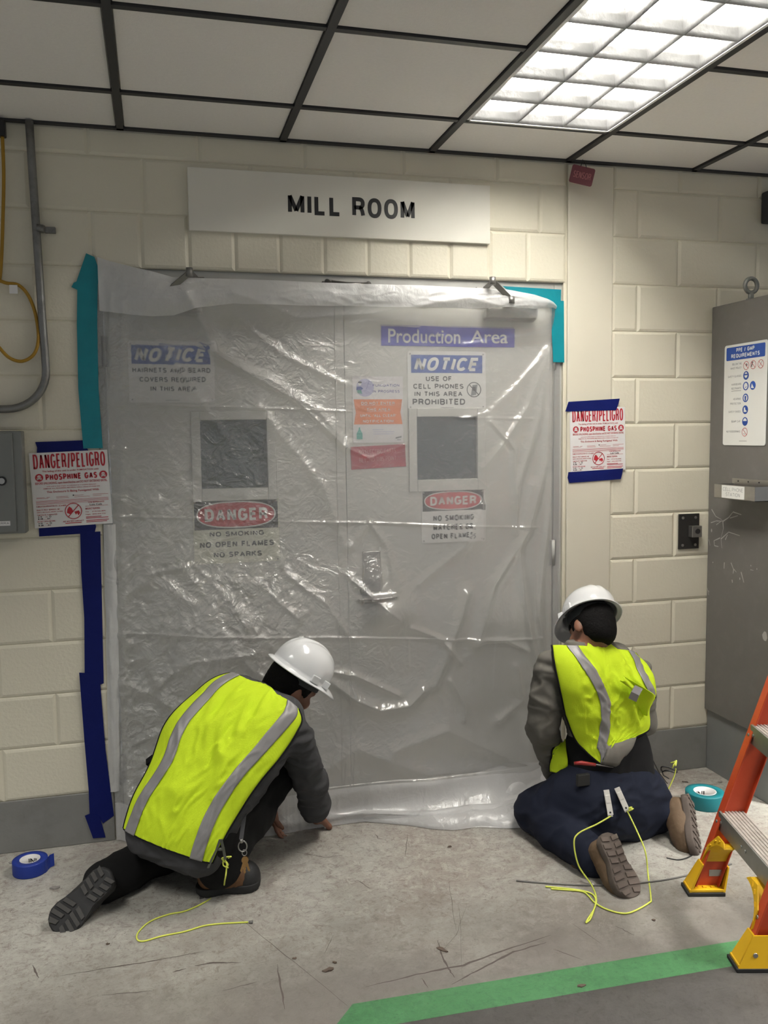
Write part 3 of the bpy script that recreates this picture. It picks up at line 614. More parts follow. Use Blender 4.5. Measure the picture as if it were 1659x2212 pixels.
# ------------------------------------------------------------------ tape strips
def tape(pts, m, label, group, y=-.006, name='tape_strip', th=.0006):
    bm = bmesh.new(); q = [PY(u, v, y) for u, v in pts]
    t = bmesh.new(); a = [t.verts.new((c.x, y, c.z)) for c in q]; b = [t.verts.new((c.x, y+th, c.z)) for c in q]; n = len(q)
    t.faces.new(a); t.faces.new(b[::-1])
    for i in range(n): t.faces.new((a[i], b[i], b[(i+1) % n], a[(i+1) % n]))
    bmesh.ops.recalc_face_normals(t, faces=t.faces[:]); merge(bm, t)
    return tag(bm_obj(name, bm, m), label, 'tape', group)
G1, G2 = 'teal tape strips around the plastic sheet', 'blue tape strips on the wall'
tape([(186, 547), (204, 555), (216, 589), (211, 616), (210, 700), (213, 840), (222, 968), (180, 969), (169, 840), (166, 700), (167, 626), (154, 620), (159, 611), (165, 608)], m_teal, 'tall teal tape strip down the upper left edge of the sheet', G1, y=-.0085)
tape([(1086, 618), (1212, 625.6), (1211, 662), (1182, 656), (1111, 639)], m_teal, 'teal tape strip running level along the top right door corner', G1, y=.006)
tape([(1184, 648), (1218, 650), (1219, 783), (1195, 782), (1190, 678)], m_teal, 'upright teal tape strip at the top right corner of the sheet', G1, y=.0035)
tape([(76, 955), (180, 951), (188, 968), (193, 977), (193, 985), (79, 989), (80, 967)], m_btape, 'blue tape across the top of the left gas placard', G2, y=-.0066)
tape([(83, 1124), (204, 1120), (207.5, 1138), (204.6, 1151), (84.6, 1159)], m_btape, 'blue tape across the bottom of the left gas placard', G2, y=-.0068)
tape([(173, 1150), (217, 1148), (219, 1240), (221.5, 1366), (224, 1476), (215, 1480), (183, 1480), (182, 1335), (175.6, 1240)], m_btape, 'straight blue tape strip hanging below the left gas placard', G2, y=-.0062)
tape([(171, 1453), (215, 1455), (228, 1620), (246, 1762), (222, 1779), (216, 1767), (194, 1768), (191.5, 1708), (182, 1597)], m_btape, 'blue tape strip down the lower left edge of the sheet', G2, y=-.0078)
tape([(183, 1762), (196, 1757), (216, 1765), (228, 1809), (201, 1811)], m_btape, 'short slanted blue tape piece at the foot of the wall', G2, y=-.0092)
tape([(1228, 868), (1339, 861), (1336, 872), (1331, 886), (1221, 889)], m_btape, 'blue tape across the top of the right gas placard', G2, y=-.0112)
tape([(1228, 1020), (1346, 1012), (1344, 1024), (1341, 1035), (1230, 1043.5), (1226, 1032)], m_btape, 'blue tape across the bottom of the right gas placard', G2, y=-.0112)

# ------------------------------------------------------------------ wall fittings
t = empty('conduit', (-1.16, -.02, 2.74), 'grey steel conduit running down the wall and bending left', 'conduit')
def under(o, par): o.parent = par; o.matrix_parent_inverse = Matrix.Translation(-par.location); return o
yy = -.026
pts = [PY(u, v, yy) for u, v in ((63, 262), (68, 340), (80, 520), (92, 700), (99, 790))]
r_ = .075*1.9; e = PY(99.5, 800, yy); cxx, czz = e.x-r_, e.z
pts = [Vector((pts[0].x, yy, ZC-.004))]+pts[1:]+[Vector((cxx+r_*math.cos(a), yy, czz-r_*math.sin(a))) for a in [math.pi/2*i/10 for i in range(11)]]+[Vector((-2.2, yy, czz-r_))]
bm = bmesh.new(); tube(bm, pts, .0145, 16); under(bm_obj('pipe', bm, m_galv), t)
k = PY(88, 494, yy); bm = bmesh.new(); cyl(bm, k+Vector((-.004, 0, -.012)), k+Vector((-.002, 0, .012)), .0175); box(bm, k.x+.012, k.x+.05, -.020, -.001, k.z-.012, k.z+.010, bev=.002); cyl(bm, (k.x+.036, -.024, k.z), (k.x+.036, -.018, k.z), .006)
under(bm_obj('pipe_strap', bm, m_galv), t)
m_ycab = mat('yellow_jacket', (0.36, 0.20, 0.012), 0.55, var=0.15, vscale=15)
t = empty('cable', (-1.3, -.03, 2.6), 'yellow cable hanging in a loop beside the steel conduit', 'cable')
pts = spline([PY(u, v, y) for u, v, y in ((5, 292, -.03), (8, 380, -.03), (6, 480, -.025), (3, 560, -.02), (-2, 608, -.02), (-14, 600, -.03), (12, 611, -.03), (40, 616, -.028), (62, 640, -.022), (77, 680, -.020), (83, 730, -.03), (74, 764, -.035), (50, 780, -.03), (24, 775, -.03), (2, 755, -.03), (-25, 715, -.03), (-40, 650, -.03))], 8)
bm = bmesh.new(); tube(bm, pts, .0062, 10); under(bm_obj('cable_run', bm, m_ycab), t)
bm = bmesh.new(); k = PY(29, 624, -.037); box(bm, k.x-.014, k.x+.014, -.0375, -.037, k.z-.017, k.z+.014); tg = under(bm_obj('cable_tag', bm, m_paper), t)
bm = bmesh.new(); k = PY(4, 268, -.03); box(bm, k.x-.022, k.x+.012, -.05, -.012, k.z-.045, ZC-.01, bev=.004); under(bm_obj('cable_gland', bm, m_black), t)
# grey electrical box at the left edge
t = empty('electrical_box', (-1.4, 0, 1.43), 'grey steel electrical box with round lock beside the left placard', 'electrical box')
m_ebox = mat('enclosure_grey', (0.20, 0.205, 0.195), 0.4, metal=0.3, var=0.06, vscale=8)
bm = bmesh.new(); box(bm, -1.62, -1.232, -.075, 0.0, 1.245, 1.622, bev=.004); under(bm_obj('box_body', bm, m_ebox), t)
bm = bmesh.new(); box(bm, -1.615, -1.262, -.085, -.0752, 1.252, 1.615, bev=.003); ld = under(bm_obj('box_door', bm, m_ebox), t)
k = PY(4, 1039, -.086); bm = bmesh.new(); cyl(bm, (k.x, -.084, k.z), (k.x, -.092, k.z), .0165); bm_obj('lock', bm, m_black).parent = ld
bm = bmesh.new(); cyl(bm, (k.x, -.0905, k.z), (k.x, -.0935, k.z), .011); bm_obj('lock_face', bm, m_steel).parent = ld
k = PY(12, 1131, -.086); q = Print([m_paper, m_grey]); q.rect(-.04, .016, -.008, .009, 0, 1); q.text('SIERRA', -.038, .012, -.003, .005, 1, 2, .02); q = q.build('maker_plate', ld); q.location = (k.x, -.0855, k.z)
# dark device high on the wall at the right edge
bm = bmesh.new(); box(bm, 1.945, 2.10, -.07, 0.0, 2.525, 2.665, bev=.008); box(bm, 1.96, 2.085, -.078, -.0702, 2.54, 2.65, bev=.004)
tag(bm_obj('wall_speaker', bm, mat('device_grey', (0.04, 0.042, 0.05), 0.5)), 'small dark box mounted high on the wall at right', 'speaker')
# key switch plate
t = empty('key_switch', (1.6, 0, 1.13), 'dark steel wall plate with square key lock beside the machine', 'switch')
bm = bmesh.new(); box(bm, 1.546, 1.652, -.008, 0.0, 1.050, 1.212, bev=.0015)
under(bm_obj('plate', bm, mat('plate_dark', (0.055, 0.052, 0.05), 0.35, metal=0.6)), t)
for x in (1.566, 1.632):
    for z in (1.068, 1.194): bm = bmesh.new(); cyl(bm, (x, -.010, z), (x, -.007, z), .0065); under(bm_obj('screw', bm, m_steel), t)
bm = bmesh.new(); box(bm, 1.595, 1.645, -.040, -.0082, 1.106, 1.158, bev=.002); lk = under(bm_obj('lock_block', bm, m_steel), t)
bm = bmesh.new(); cyl(bm, (1.622, -.043, 1.134), (1.622, -.0385, 1.134), .012); bm_obj('keyhole', bm, m_black).parent = lk
# tilted red SENSOR tag under the ceiling
o = board('sensor_tag', .098, .074, .003, mat('tag_red', (0.20, 0.055, 0.07), 0.5), .008); hang(o, .958, -.060, 2.640, 14, -16); tag(o, 'faded red tilted SENSOR tag hanging under the ceiling at the pillar', 'tag')
p = Print([m_pink]); p.text('SENSOR', .012, .086, .024, .050, 0, 1, .0); p.build('lettering', o)
bm = bmesh.new(); tube(bm, [(.035, .001, .070), (.035, .0, .10)], .0015, 6); tube(bm, [(.06, .001, .070), (.045, .002, .096)], .0015, 6); bm_obj('hanger', bm, m_black, o)

# ------------------------------------------------------------------ machine enclosure at right
t = empty('machine_cabinet', (2.1, -.22, 0), 'tall dark grey steel machine cabinet with lifting eye and scuffed side', 'cabinet')
m_mach = mat('machine_grey', (0.135, 0.128, 0.119), 0.42, var=0.08, vscale=5, dirt=(0.19, 0.182, 0.17), dscale=14, damt=0.35)
m_plin = mat('plinth_grey', (0.185, 0.19, 0.19), 0.45, var=0.06, vscale=6)
m_scuff = mat('bare_scuff', (0.42, 0.41, 0.39), 0.6)
bm = bmesh.new(); box(bm, 1.70, 2.6, -.47, -.004, .287, 2.146, bev=.004); under(bm_obj('cabinet_body', bm, m_mach), t)
bm = bmesh.new(); box(bm, 1.714, 2.58, -.443, -.006, 0.0, .287, bev=.003); under(bm_obj('plinth', bm, m_plin), t)
k = PX(1622, 640, 1.735); bm = bmesh.new(); R_ = .030
tube(bm, [k+Vector((R_*math.cos(a), R_*.45*math.cos(a)*0, .045+R_*math.sin(a))) for a in [2*math.pi*i/28 for i in range(28)]], .009, 12, closed=True)
cyl(bm, (k.x, k.y, 2.140), (k.x, k.y, k.z+.016), .012); cyl(bm, (k.x, k.y, 2.142), (k.x, k.y, 2.152), .02)
under(bm_obj('lifting_eye', bm, m_ebox), t)
bm = bmesh.new()
for st in ([(530, 1615), (556, 1660), (595, 1682)], [(525, 1702), (560, 1690), (604, 1692), (640, 1668), (668, 1632), (722, 1650)], [(560, 1715), (600, 1686)], [(602, 1690), (606, 1740), (590, 1800), (596, 1865)], [(584, 1800), (545, 1818), (548, 1850), (574, 1856)], [(592, 1806), (640, 1762), (712, 1786)], [(618, 1812), (632, 1780)], [(648, 1672), (700, 1656)],
           [(655, 1960), (672, 2005), (668, 2030)], [(672, 2000), (690, 2022)], [(612, 1958), (610, 1998)], [(720, 2020), (738, 2088)], [(662, 2070), (664, 2090)], [(780, 2005), (800, 2010)], [(500, 2120), (512, 2170)], [(508, 2140), (516, 2150)], [(512, 1810), (520, 1850)]):
    q = [PX(1360+a/2.99, 560+b/2.99, 1.6995) for a, b in st]
    for a, b in zip(q, q[1:]):
        d = (b-a).normalized(); s = Vector((0, -d.z, d.y))*rng.uniform(.0012, .0032)
        vs = [bm.verts.new(x) for x in (a-s, b-s*.6, b+s*.6, a+s)]; bm.faces.new(vs)
for u, v, r in ((1537, 1146, .006), (1622, 1222, .003), (1598, 1250, .004), (1635, 1229, .003), (1652, 1373, .018), (1540, 1215, .003)):
    k = PX(u, v, 1.6995); bm.faces.new([bm.verts.new(k+Vector((0, r*rng.uniform(.6, 1)*math.cos(a), r*1.6*rng.uniform(.6, 1)*math.sin(a)))) for a in [2*math.pi*i/9 for i in range(9)]])
under(bm_obj('scuff_marks', bm, m_scuff), t)
# PPE sign on the cabinet side
w, h = .283, .438
o = board('ppe_sign', w, h, .003, m_white, .012); hang(o, 1.6965, -.105, 1.525, 0, -90); tag(o, 'white PPE GMP requirements sign with icons on the dark cabinet', 'sign')
p = Print([m_blue, m_white, m_grey, m_red, m_ink]); Z = lambda b: h*(1-b)
p.poly(rrect(w*.05, w*.95, Z(.155), Z(.025), .006), 0, 1); p.text('PPE / GMP', w*.29, w*.71, Z(.080), Z(.040), 1, 2, .035); p.text('REQUIREMENTS', w*.17, w*.83, Z(.135), Z(.095), 1, 2, .035)
for s_, a, b, c in (('BELOW THE', .20, .205, .02), ('WAIST POLICY', .16, .245, .02), ('SAFETY GLASSES', .10, .325, .02), ('HAIR/BEARD', .19, .405, .02), ('RESTRAINTS', .19, .445, .02), ('HEARING', .24, .550, .02), ('PROTECTION', .17, .595, .02), ('SAFETY SHOES', .13, .675, .02), ('BUMP CAP', .21, .772, .02), ('NO FOOD/DRINKS', .09, .872, .02)):
    p.text(s_, w*a, w*.42, Z(b), Z(b-c), 2, 1, .01)
p.rect(w*.19, w*.42, Z(.462), Z(.458), 2, 1); p.rect(w*.40, w*.58, Z(.958), Z(.954), 2, 1)
r = .0185
for a, b in ((.53, .222), (.69, .222), (.86, .222), (.53, .868)):
    c = (w*a, Z(b)); p.ring(*c, r, .0022, 3, 2); p.line(c[0]-r*.68, c[1]+r*.68, c[0]+r*.68, c[1]-r*.68, .0022, 3, 2)
p.line(w*.86-.011, Z(.222)-.012, w*.86+.010, Z(.222)+.013, .002, 2, 1); p.poly([(w*.69-.014, Z(.24)), (w*.69-.008, Z(.24)), (w*.69-.004, Z(.20)), (w*.69+.004, Z(.195)), (w*.69-.008, Z(.19))], 4, 1)
p.disc(w*.53+.002, Z(.215), .006, 2, 1); p.line(w*.53-.01, Z(.885), w*.53+.002, Z(.89), .002, 2, 1)
for a, b in ((.53, .318), (.53, .42), (.69, .42), (.53, .535), (.53, .65), (.53, .765)): p.disc(w*a, Z(b), r, 0, 1)
c = (w*.53, Z(.318)); p.disc(c[0], c[1]+.002, .010, 1, 2, .012); p.rect(c[0]-.010, c[0]+.010, c[1]+.001, c[1]+.007, 0, 3); p.rect(c[0]-.006, c[0]+.006, c[1]-.004, c[1]-.001, 1, 3)
c = (w*.53, Z(.42)); p.disc(*c, .012, 1, 2, .014); p.line(c[0]-.002, c[1]-.008, c[0]+.005, c[1]-.002, .003, 0, 3)
c = (w*.69, Z(.42)); p.poly([(c[0]-.011, c[1]-.010), (c[0]+.009, c[1]-.012), (c[0]-.006, c[1]+.010)], 1, 2)
c = (w*.53, Z(.535)); p.disc(*c, .0125, 1, 2, .013); p.poly([(c[0]-.006, c[1]+.008), (c[0]-.004, c[1]-.012), (c[0]+.004, c[1]-.012), (c[0]+.006, c[1]+.008)], 0, 3)
c = (w*.53, Z(.65)); p.poly([(c[0]-.010, c[1]-.010), (c[0]+.010, c[1]-.010), (c[0]+.008, c[1]-.004), (c[0]+.001, c[1]), (c[0]-.001, c[1]+.011), (c[0]-.009, c[1]+.009)], 1, 2)
c = (w*.53, Z(.765)); p.poly([(c[0]+.012*math.cos(a), c[1]+.002+.012*math.sin(a)) for a in [math.pi*i/14 for i in range(15)]], 1, 2)
p.build('lettering', o)
# phone tray
a, b = PX(1543, 1045, 1.60), PX(1630, 1084, 1.60)
ya, yb, za, zb = a.y, b.y, b.z, a.z
t = empty('phone_tray', (1.65, (ya+yb)/2, za), 'stainless tray labelled CELL PHONE STATION on the cabinet side', 'tray')
bm = bmesh.new()
box(bm, 1.600, 1.602, yb, ya, za, zb, bev=.0006); box(bm, 1.602, 1.6992, yb, yb+.002, za, zb); box(bm, 1.602, 1.6992, ya-.002, ya, za, zb); box(bm, 1.600, 1.6992, yb, ya, za, za+.002); box(bm, 1.6965, 1.6995, yb-.02, ya+.01, za, zb+.022, bev=.0006)
under(bm_obj('tray_body', bm, m_steel), t)
for f in (.12, .37, .63, .88): bm = bmesh.new(); y = ya+(yb-ya)*f; cyl(bm, (1.6955, y, zb+.011), (1.6965, y, zb+.011), .0035); under(bm_obj('screw_hole', bm, m_black), t)
W3, H3 = (ya-yb)*.56, (zb-za)*.90
o = board('tray_label', W3, H3, .0006, m_white, bev=0); o.location = (1.5992, ya-(ya-yb)*.20, za+(zb-za)*.06); o.rotation_euler = (0, 0, -math.pi/2); under(o, t)
p = Print([m_grey]); p.text('CELL PHONE', W3*.06, W3*.94, H3*.56, H3*.84, 0, 1, .0); p.text('STATION', W3*.19, W3*.81, H3*.16, H3*.44, 0, 1, .0); p.build('lettering', o)

# ------------------------------------------------------------------ stepladder
m_fib = mat('fibreglass_orange', (0.50, 0.062, 0.018), 0.42, var=0.10, vscale=14, bump=0.1, bscale=80)
m_yel = mat('yellow_plastic', (0.72, 0.42, 0.01), 0.42, var=0.06, vscale=10)
m_alu = mat('worn_aluminium', (0.40, 0.365, 0.335), 0.5, metal=0.25, var=0.25, vscale=30, dirt=(0.24, 0.19, 0.16), dscale=25, damt=0.6)
m_alf = mat('step_front', (0.36, 0.37, 0.36), 0.38, metal=0.75, var=0.2, vscale=25)
far_, near_ = Vector((.989, -.938, 0)), Vector((.862, -1.402, 0))
wv = (far_-near_).normalized(); cv = Vector((wv.y, -wv.x, 0)); LW = (far_-near_).length
lad = empty('stepladder', (near_+far_)/2+cv*.1, 'orange fibreglass stepladder with yellow feet and aluminium steps at right', 'ladder')
ML = Matrix(((cv.x, wv.x, 0, near_.x), (cv.y, wv.y, 0, near_.y), (0, 0, 1, 0), (0, 0, 0, 1)))     # local x = climbing direction, y = along the steps
SL = 0.335; HT = 1.70
def lob(name, bm, m, par=lad):
    bm.transform(ML); o = bm_obj(name, bm, m)
    if par is lad: under(o, lad)
    else: o.parent = par
    return o
def skew(bm, k=SL):
    for v in bm.verts: v.co.x += k*v.co.z
for y0 in (0.012, LW-.042):
    bm = bmesh.new(); box(bm, .010, .088, y0+.010, y0+.014, .012, HT, bev=.001)
    box(bm, .006, .012, y0-.006, y0+.034, .012, HT, bev=.0015); box(bm, .085, .090, y0-.004, y0+.032, .012, HT, bev=.0015); skew(bm)
    r = lob('rail', bm, m_fib)
    for k in range(5):
        for dz in (-.005, -.035):
            bm = bmesh.new(); z = .285+.305*k+dz; cyl(bm, (  .006+SL*z-.003, y0+.014, z), (.006+SL*z+.002, y0+.014, z), .0055); lob('rivet', bm, m_steel, r)
    bm = bmesh.new(); cyl(bm, (.006+SL*.15-.003, y0+.014, .15), (.006+SL*.15+.002, y0+.014, .15), .0055)
    lob('rivet', bm, m_steel, r)
# front feet: a yellow shoe, open on the inner side so the rail shows
for y0 in (0.0, LW-.056):
    T = lambda z: SL*z
    ya, yb2 = y0-.008, y0+.058; near = y0 < .1
    def slab(bm, P):          # eight corners: bottom ring, top ring
        v = [bm.verts.new(q) for q in P]
        for f in ((3, 2, 1, 0), (4, 5, 6, 7), (0, 1, 5, 4), (1, 2, 6, 5), (2, 3, 7, 6), (3, 0, 4, 7)): bm.faces.new([v[i] for i in f])
    def wall(bm, x0a, x1a, x0b, x1b, y0a, y1a, y0b, y1b, za, zb):
        slab(bm, ((x0a+T(za), y0a, za), (x1a+T(za), y0a, za), (x1a+T(za), y1a, za), (x0a+T(za), y1a, za), (x0b+T(zb), y0b, zb), (x1b+T(zb), y0b, zb), (x1b+T(zb), y1b, zb), (x0b+T(zb), y1b, zb)))
    bm = bmesh.new()
    wall(bm, -.016, -.008, .0, .0055, ya, yb2, ya+.012, yb2-.012, .012, .105)
    wall(bm, .100, .107, .091, .096, ya, yb2, ya+.012, yb2-.012, .012, .095)
    if near: wall(bm, -.016, .107, .0, .096, ya-.004, ya+.004, ya+.010, ya+.014, .012, .105)
    else: wall(bm, -.016, .107, .0, .096, yb2-.004, yb2+.004, yb2-.014, yb2-.010, .012, .105)
    box(bm, -.012, .107, ya, yb2, .012, .022, bev=.002)
    for q in range(3):
        for r_ in range(2): box(bm, .012+q*.028, .024+q*.028, ya+.014+r_*.024, ya+.024+r_*.024, .022, .025)
    bmesh.ops.recalc_face_normals(bm, faces=bm.faces[:])
    f = lob('foot', bm, m_yel)
    bm = bmesh.new(); box(bm, -.018, .110, ya-.006, yb2+.006, 0.0, .0125, bev=.002); lob('rubber_pad', bm, m_rubber, f)
    if near:
        for x in (.022, .072):
            bm = bmesh.new(); cyl(bm, (x+T(.05), ya-.001, .05), (x+T(.05), ya+.005, .05), .007); lob('rivet', bm, m_steel, f)
# steps
for k in range(5):
    z = .285+.305*k; x = SL*z; y0, y1 = .022, LW-.027
    bm = bmesh.new(); box(bm, x+.004, x+.088, y0, y1, z-.004, z)
    for j in range(7): box(bm, x+.006+j*.0118, x+.006+j*.0118+.006, y0, y1, z, z+.0022)
    st = lob('step', bm, m_alu)
    bm = bmesh.new(); box(bm, x+.0, x+.004, y0, y1, z-.062, z+.001, bev=.001); box(bm, x+.0, x+.016, y0, y1, z-.064, z-.061)
    for yy_ in (y0+.025, y0+.20, y1-.20, y1-.025): cyl(bm, (x-.003, yy_, z-.03), (x, yy_, z-.03), .005)
    lob('step_front', bm, m_alf, st)
# yellow gussets: curved flanged braces between rail and first step
for s, yb0 in ((1, .026), (-1, LW-.030)):
    prof = []
    for k in range(13):
        t = math.radians(90*k/12); prof.append((.118*(1-math.cos(t))+.004, .108+.100*math.sin(t)))
    bm = bmesh.new()
    def ext(poly, x0, x1):
        t_ = bmesh.new(); R_ = [[t_.verts.new((xx+SL*z, yb0+s*y, z)) for y, z in poly] for xx in (x0, x1)]; n = len(poly)
        t_.faces.new(R_[0]); t_.faces.new(R_[1][::-1])
        for i in range(n): t_.faces.new((R_[0][i], R_[1][i], R_[1][(i+1) % n], R_[0][(i+1) % n]))
        bmesh.ops.recalc_face_normals(t_, faces=t_.faces[:]); merge(bm, t_)
    inner = [(max(0, y-.004), min(.2215, z+.004)) for y, z in prof]
    ext(prof+inner[::-1], .002, .090)
    plate = prof+[(.10, .2215), (.050, .2215), (.004, .168)]
    ext(plate, .000, .0045); ext(plate, .0855, .090)
    for q_ in ((.020, .170), (.044, .196), (.070, .206)):
        ext([(q_[0], q_[1]), (q_[0]+.012, q_[1]+.010), (q_[0]+.006, q_[1]+.012)], -.004, .001)
    lob('gusset', bm, m_yel)
bm = bmesh.new(); box(bm, SL*.16+.038, SL*.16+.09, .0215, .0225, .12, .205, bev=0); lob('sticker', bm, m_paper)
bm = bmesh.new(); box(bm, .045+SL*.06, .088+SL*.06, LW-.0335, LW-.033, .055, .078); lob('sticker', bm, m_steel)
bm = bmesh.new(); box(bm, SL*HT-.02, SL*HT+.16, -.01, LW+.01, HT-.01, HT+.06, bev=.01); lob('top_cap', bm, m_yel)
for y0 in (0.012, LW-.042):
    bm = bmesh.new(); box(bm, 0, .05, y0, y0+.028, .012, HT, bev=.002); skew(bm, -.24); bmesh.ops.translate(bm, vec=(SL*HT+.10+.24*HT, 0, 0), verts=bm.verts[:]); r = lob('rear_rail', bm, m_fib)
    bm = bmesh.new(); x = SL*HT+.10+.24*HT; box(bm, x-.015, x+.065, y0-.008, y0+.036, 0, .10, bev=.004); lob('rear_foot', bm, m_yel)
for k in (0, 2):
    z = .35+.5*k; bm = bmesh.new(); x = SL*HT+.10+.24*(HT-z); box(bm, x+.01, x+.04, .02, LW-.02, z-.012, z+.012, bev=.002); lob('rear_brace', bm, m_alf)

# ------------------------------------------------------------------ tape rolls
def roll(name, c, r, h, m, label, tail, tz=0.0, word='INL'):
    t = empty(name, (c.x, c.y, 0), label, 'tape roll')
    bm = bmesh.new(); lathe(bm, [(r*.58, .001), (r*.99, .001), (r, .003), (r, h-.003), (r*.99, h), (r*.58, h)], n=56); bm_obj('tape_wind', bm, m, t)
    bm = bmesh.new(); lathe(bm, [(r*.545, .0015), (r*.58, .0015), (r*.58, h+.0008), (r*.545, h+.0008)], n=56); co = bm_obj('cardboard_core', bm, m_paper, t)
    # printing inside the core, facing the camera
    vs, fs = glyphs(word, .03); lo, hi = vs.min(0), vs.max(0); V_ = []
    ang = math.atan2(0-c.y, 0.5-c.x+0.2)
    th0 = math.atan2(.97, .25)
    for q in vs: fx_ = (q[0]-lo[0])/(hi[0]-lo[0]); a_ = th0+.55-fx_*1.1; V_.append((r*.5445*math.cos(a_), r*.5445*math.sin(a_), h*.28+(q[1]-lo[1])/(hi[1]-lo[1])*h*.42))
    mesh_obj('core_print', V_, fs, m_ink, co)
    if tail:
        bm = bmesh.new(); P_ = [Vector((r*math.cos(a), r*math.sin(a), h/2)) for a in (-.5, -.3, -.1)]+[Vector((r*1.10, r*.12, h/2+.002)), Vector((r*1.32, r*.22, h/2+.004))]
        strip(bm, P_, Vector((0, 0, h)), .0006); bm_obj('loose_end', bm, m, t)
    return t
m_btr = mat('blue_roll', (0.008, 0.032, 0.27), 0.5, var=0.06); m_ttr = mat('teal_roll', (0.004, 0.17, 0.20), 0.5, var=0.06)
roll('tape_roll', PZ(66, 1882), .062, .048, m_btr, 'blue masking tape roll on the floor by the left wall', True)
roll('tape_roll', PZ(1522, 1738), .080, .060, m_ttr, 'teal tape roll on the floor between a tan boot and the grey cabinet', False, word='INL')

# ------------------------------------------------------------------ floor debris
m_leaf = mat('debris_brown', (0.09, 0.065, 0.05), 0.8); m_scrap = mat('debris_grey', (0.24, 0.225, 0.215), 0.8)
def flake(u, v, r, asp, m, label, name='debris_flake', ang=0.0, seed=1):
    c = PZ(u, v); rr = random.Random(seed); bm = bmesh.new(); n = 11
    pts = [(r*rr.uniform(.65, 1.1)*math.cos(a), r*asp*rr.uniform(.65, 1.1)*math.sin(a)) for a in [2*math.pi*i/n for i in range(n)]]
    R_ = Matrix.Rotation(ang, 4, 'Z')
    A = [bm.verts.new(R_ @ Vector((x, y, .0004))) for x, y in pts]; B = [bm.verts.new(R_ @ Vector((x, y, .0015+rr.uniform(0, .0035)))) for x, y in pts]
    k = bm.verts.new((0, 0, .003))
    for i in range(n): bm.faces.new((A[i], A[(i+1) % n], B[(i+1) % n], B[i])); bm.faces.new((B[i], B[(i+1) % n], k))
    bm.faces.new(A[::-1]); o = bm_obj(name, bm, m); o.location = (c.x, c.y, 0); return tag(o, label, 'debris', 'scraps on the floor')
flake(120, 1918, .020, .6, m_scrap, 'grey paper scrap on the floor between blue tape roll and boot sole', 'paper_scrap', seed=3)
flake(25, 1864, .012, .8, m_scrap, 'small grey scrap behind the blue tape roll', 'paper_scrap', seed=4)
flake(709, 2096, .019, .5, m_leaf, 'oval dark brown flake near the start of the green line', seed=5, ang=.2)
flake(955, 2052, .022, .35, m_leaf, 'jagged dark debris on the floor midway above the green line', seed=6, ang=-.9)
flake(1255, 2130, .016, .5, m_leaf, 'dark flake lying on the green line', seed=7)
flake(723, 2080, .009, .5, m_leaf, 'tiny dark chip just above the oval brown flake', seed=8, ang=-.6)
flake(636, 2071, .008, .6, m_leaf, 'small chip left of the oval brown flake', seed=9)
flake(971, 1830, .010, .45, m_leaf, 'small dark chip in front of the plastic hem', seed=10)
flake(1412, 1988, .008, .8, m_leaf, 'small dark chip in front of the right worker', seed=11)
flake(233, 2040, .007, .5, m_leaf, 'tiny dark chip in front of the upturned boot sole', seed=12)
flake(1480, 1690, .016, .12, m_leaf, 'thin dark curl behind the teal tape roll', seed=13, ang=-.6)
flake(1555, 1690, .014, .6, m_scrap, 'grey crumb by the foot of the cabinet', seed=14)
m_wire = mat('grey_wire', (0.13, 0.125, 0.12), 0.6)
bm = bmesh.new(); tube(bm, [q+Vector((0, 0, .003)) for q in spline([PZ(1115, 1904), PZ(1200, 1911), PZ(1300, 1914), PZ(1410, 1906), PZ(1487, 1892), PZ(1580, 1868)], 6)], .003, 8)
tag(bm_obj('wire', bm, m_wire), 'thin grey wire lying on the floor under the right worker', 'wire')
bm = bmesh.new(); q = spline([PZ(1440, 1854), PZ(1468, 1858), PZ(1495, 1848), PZ(1508, 1828)], 6); strip(bm, [a+Vector((0, 0, .001)) for a in q], lambda i: Vector((.2, .97, 0))*.008, .001)
tag(bm_obj('dark_strip', bm, m_rubber), 'curled dark strip on the floor behind the ladder foot', 'strip')

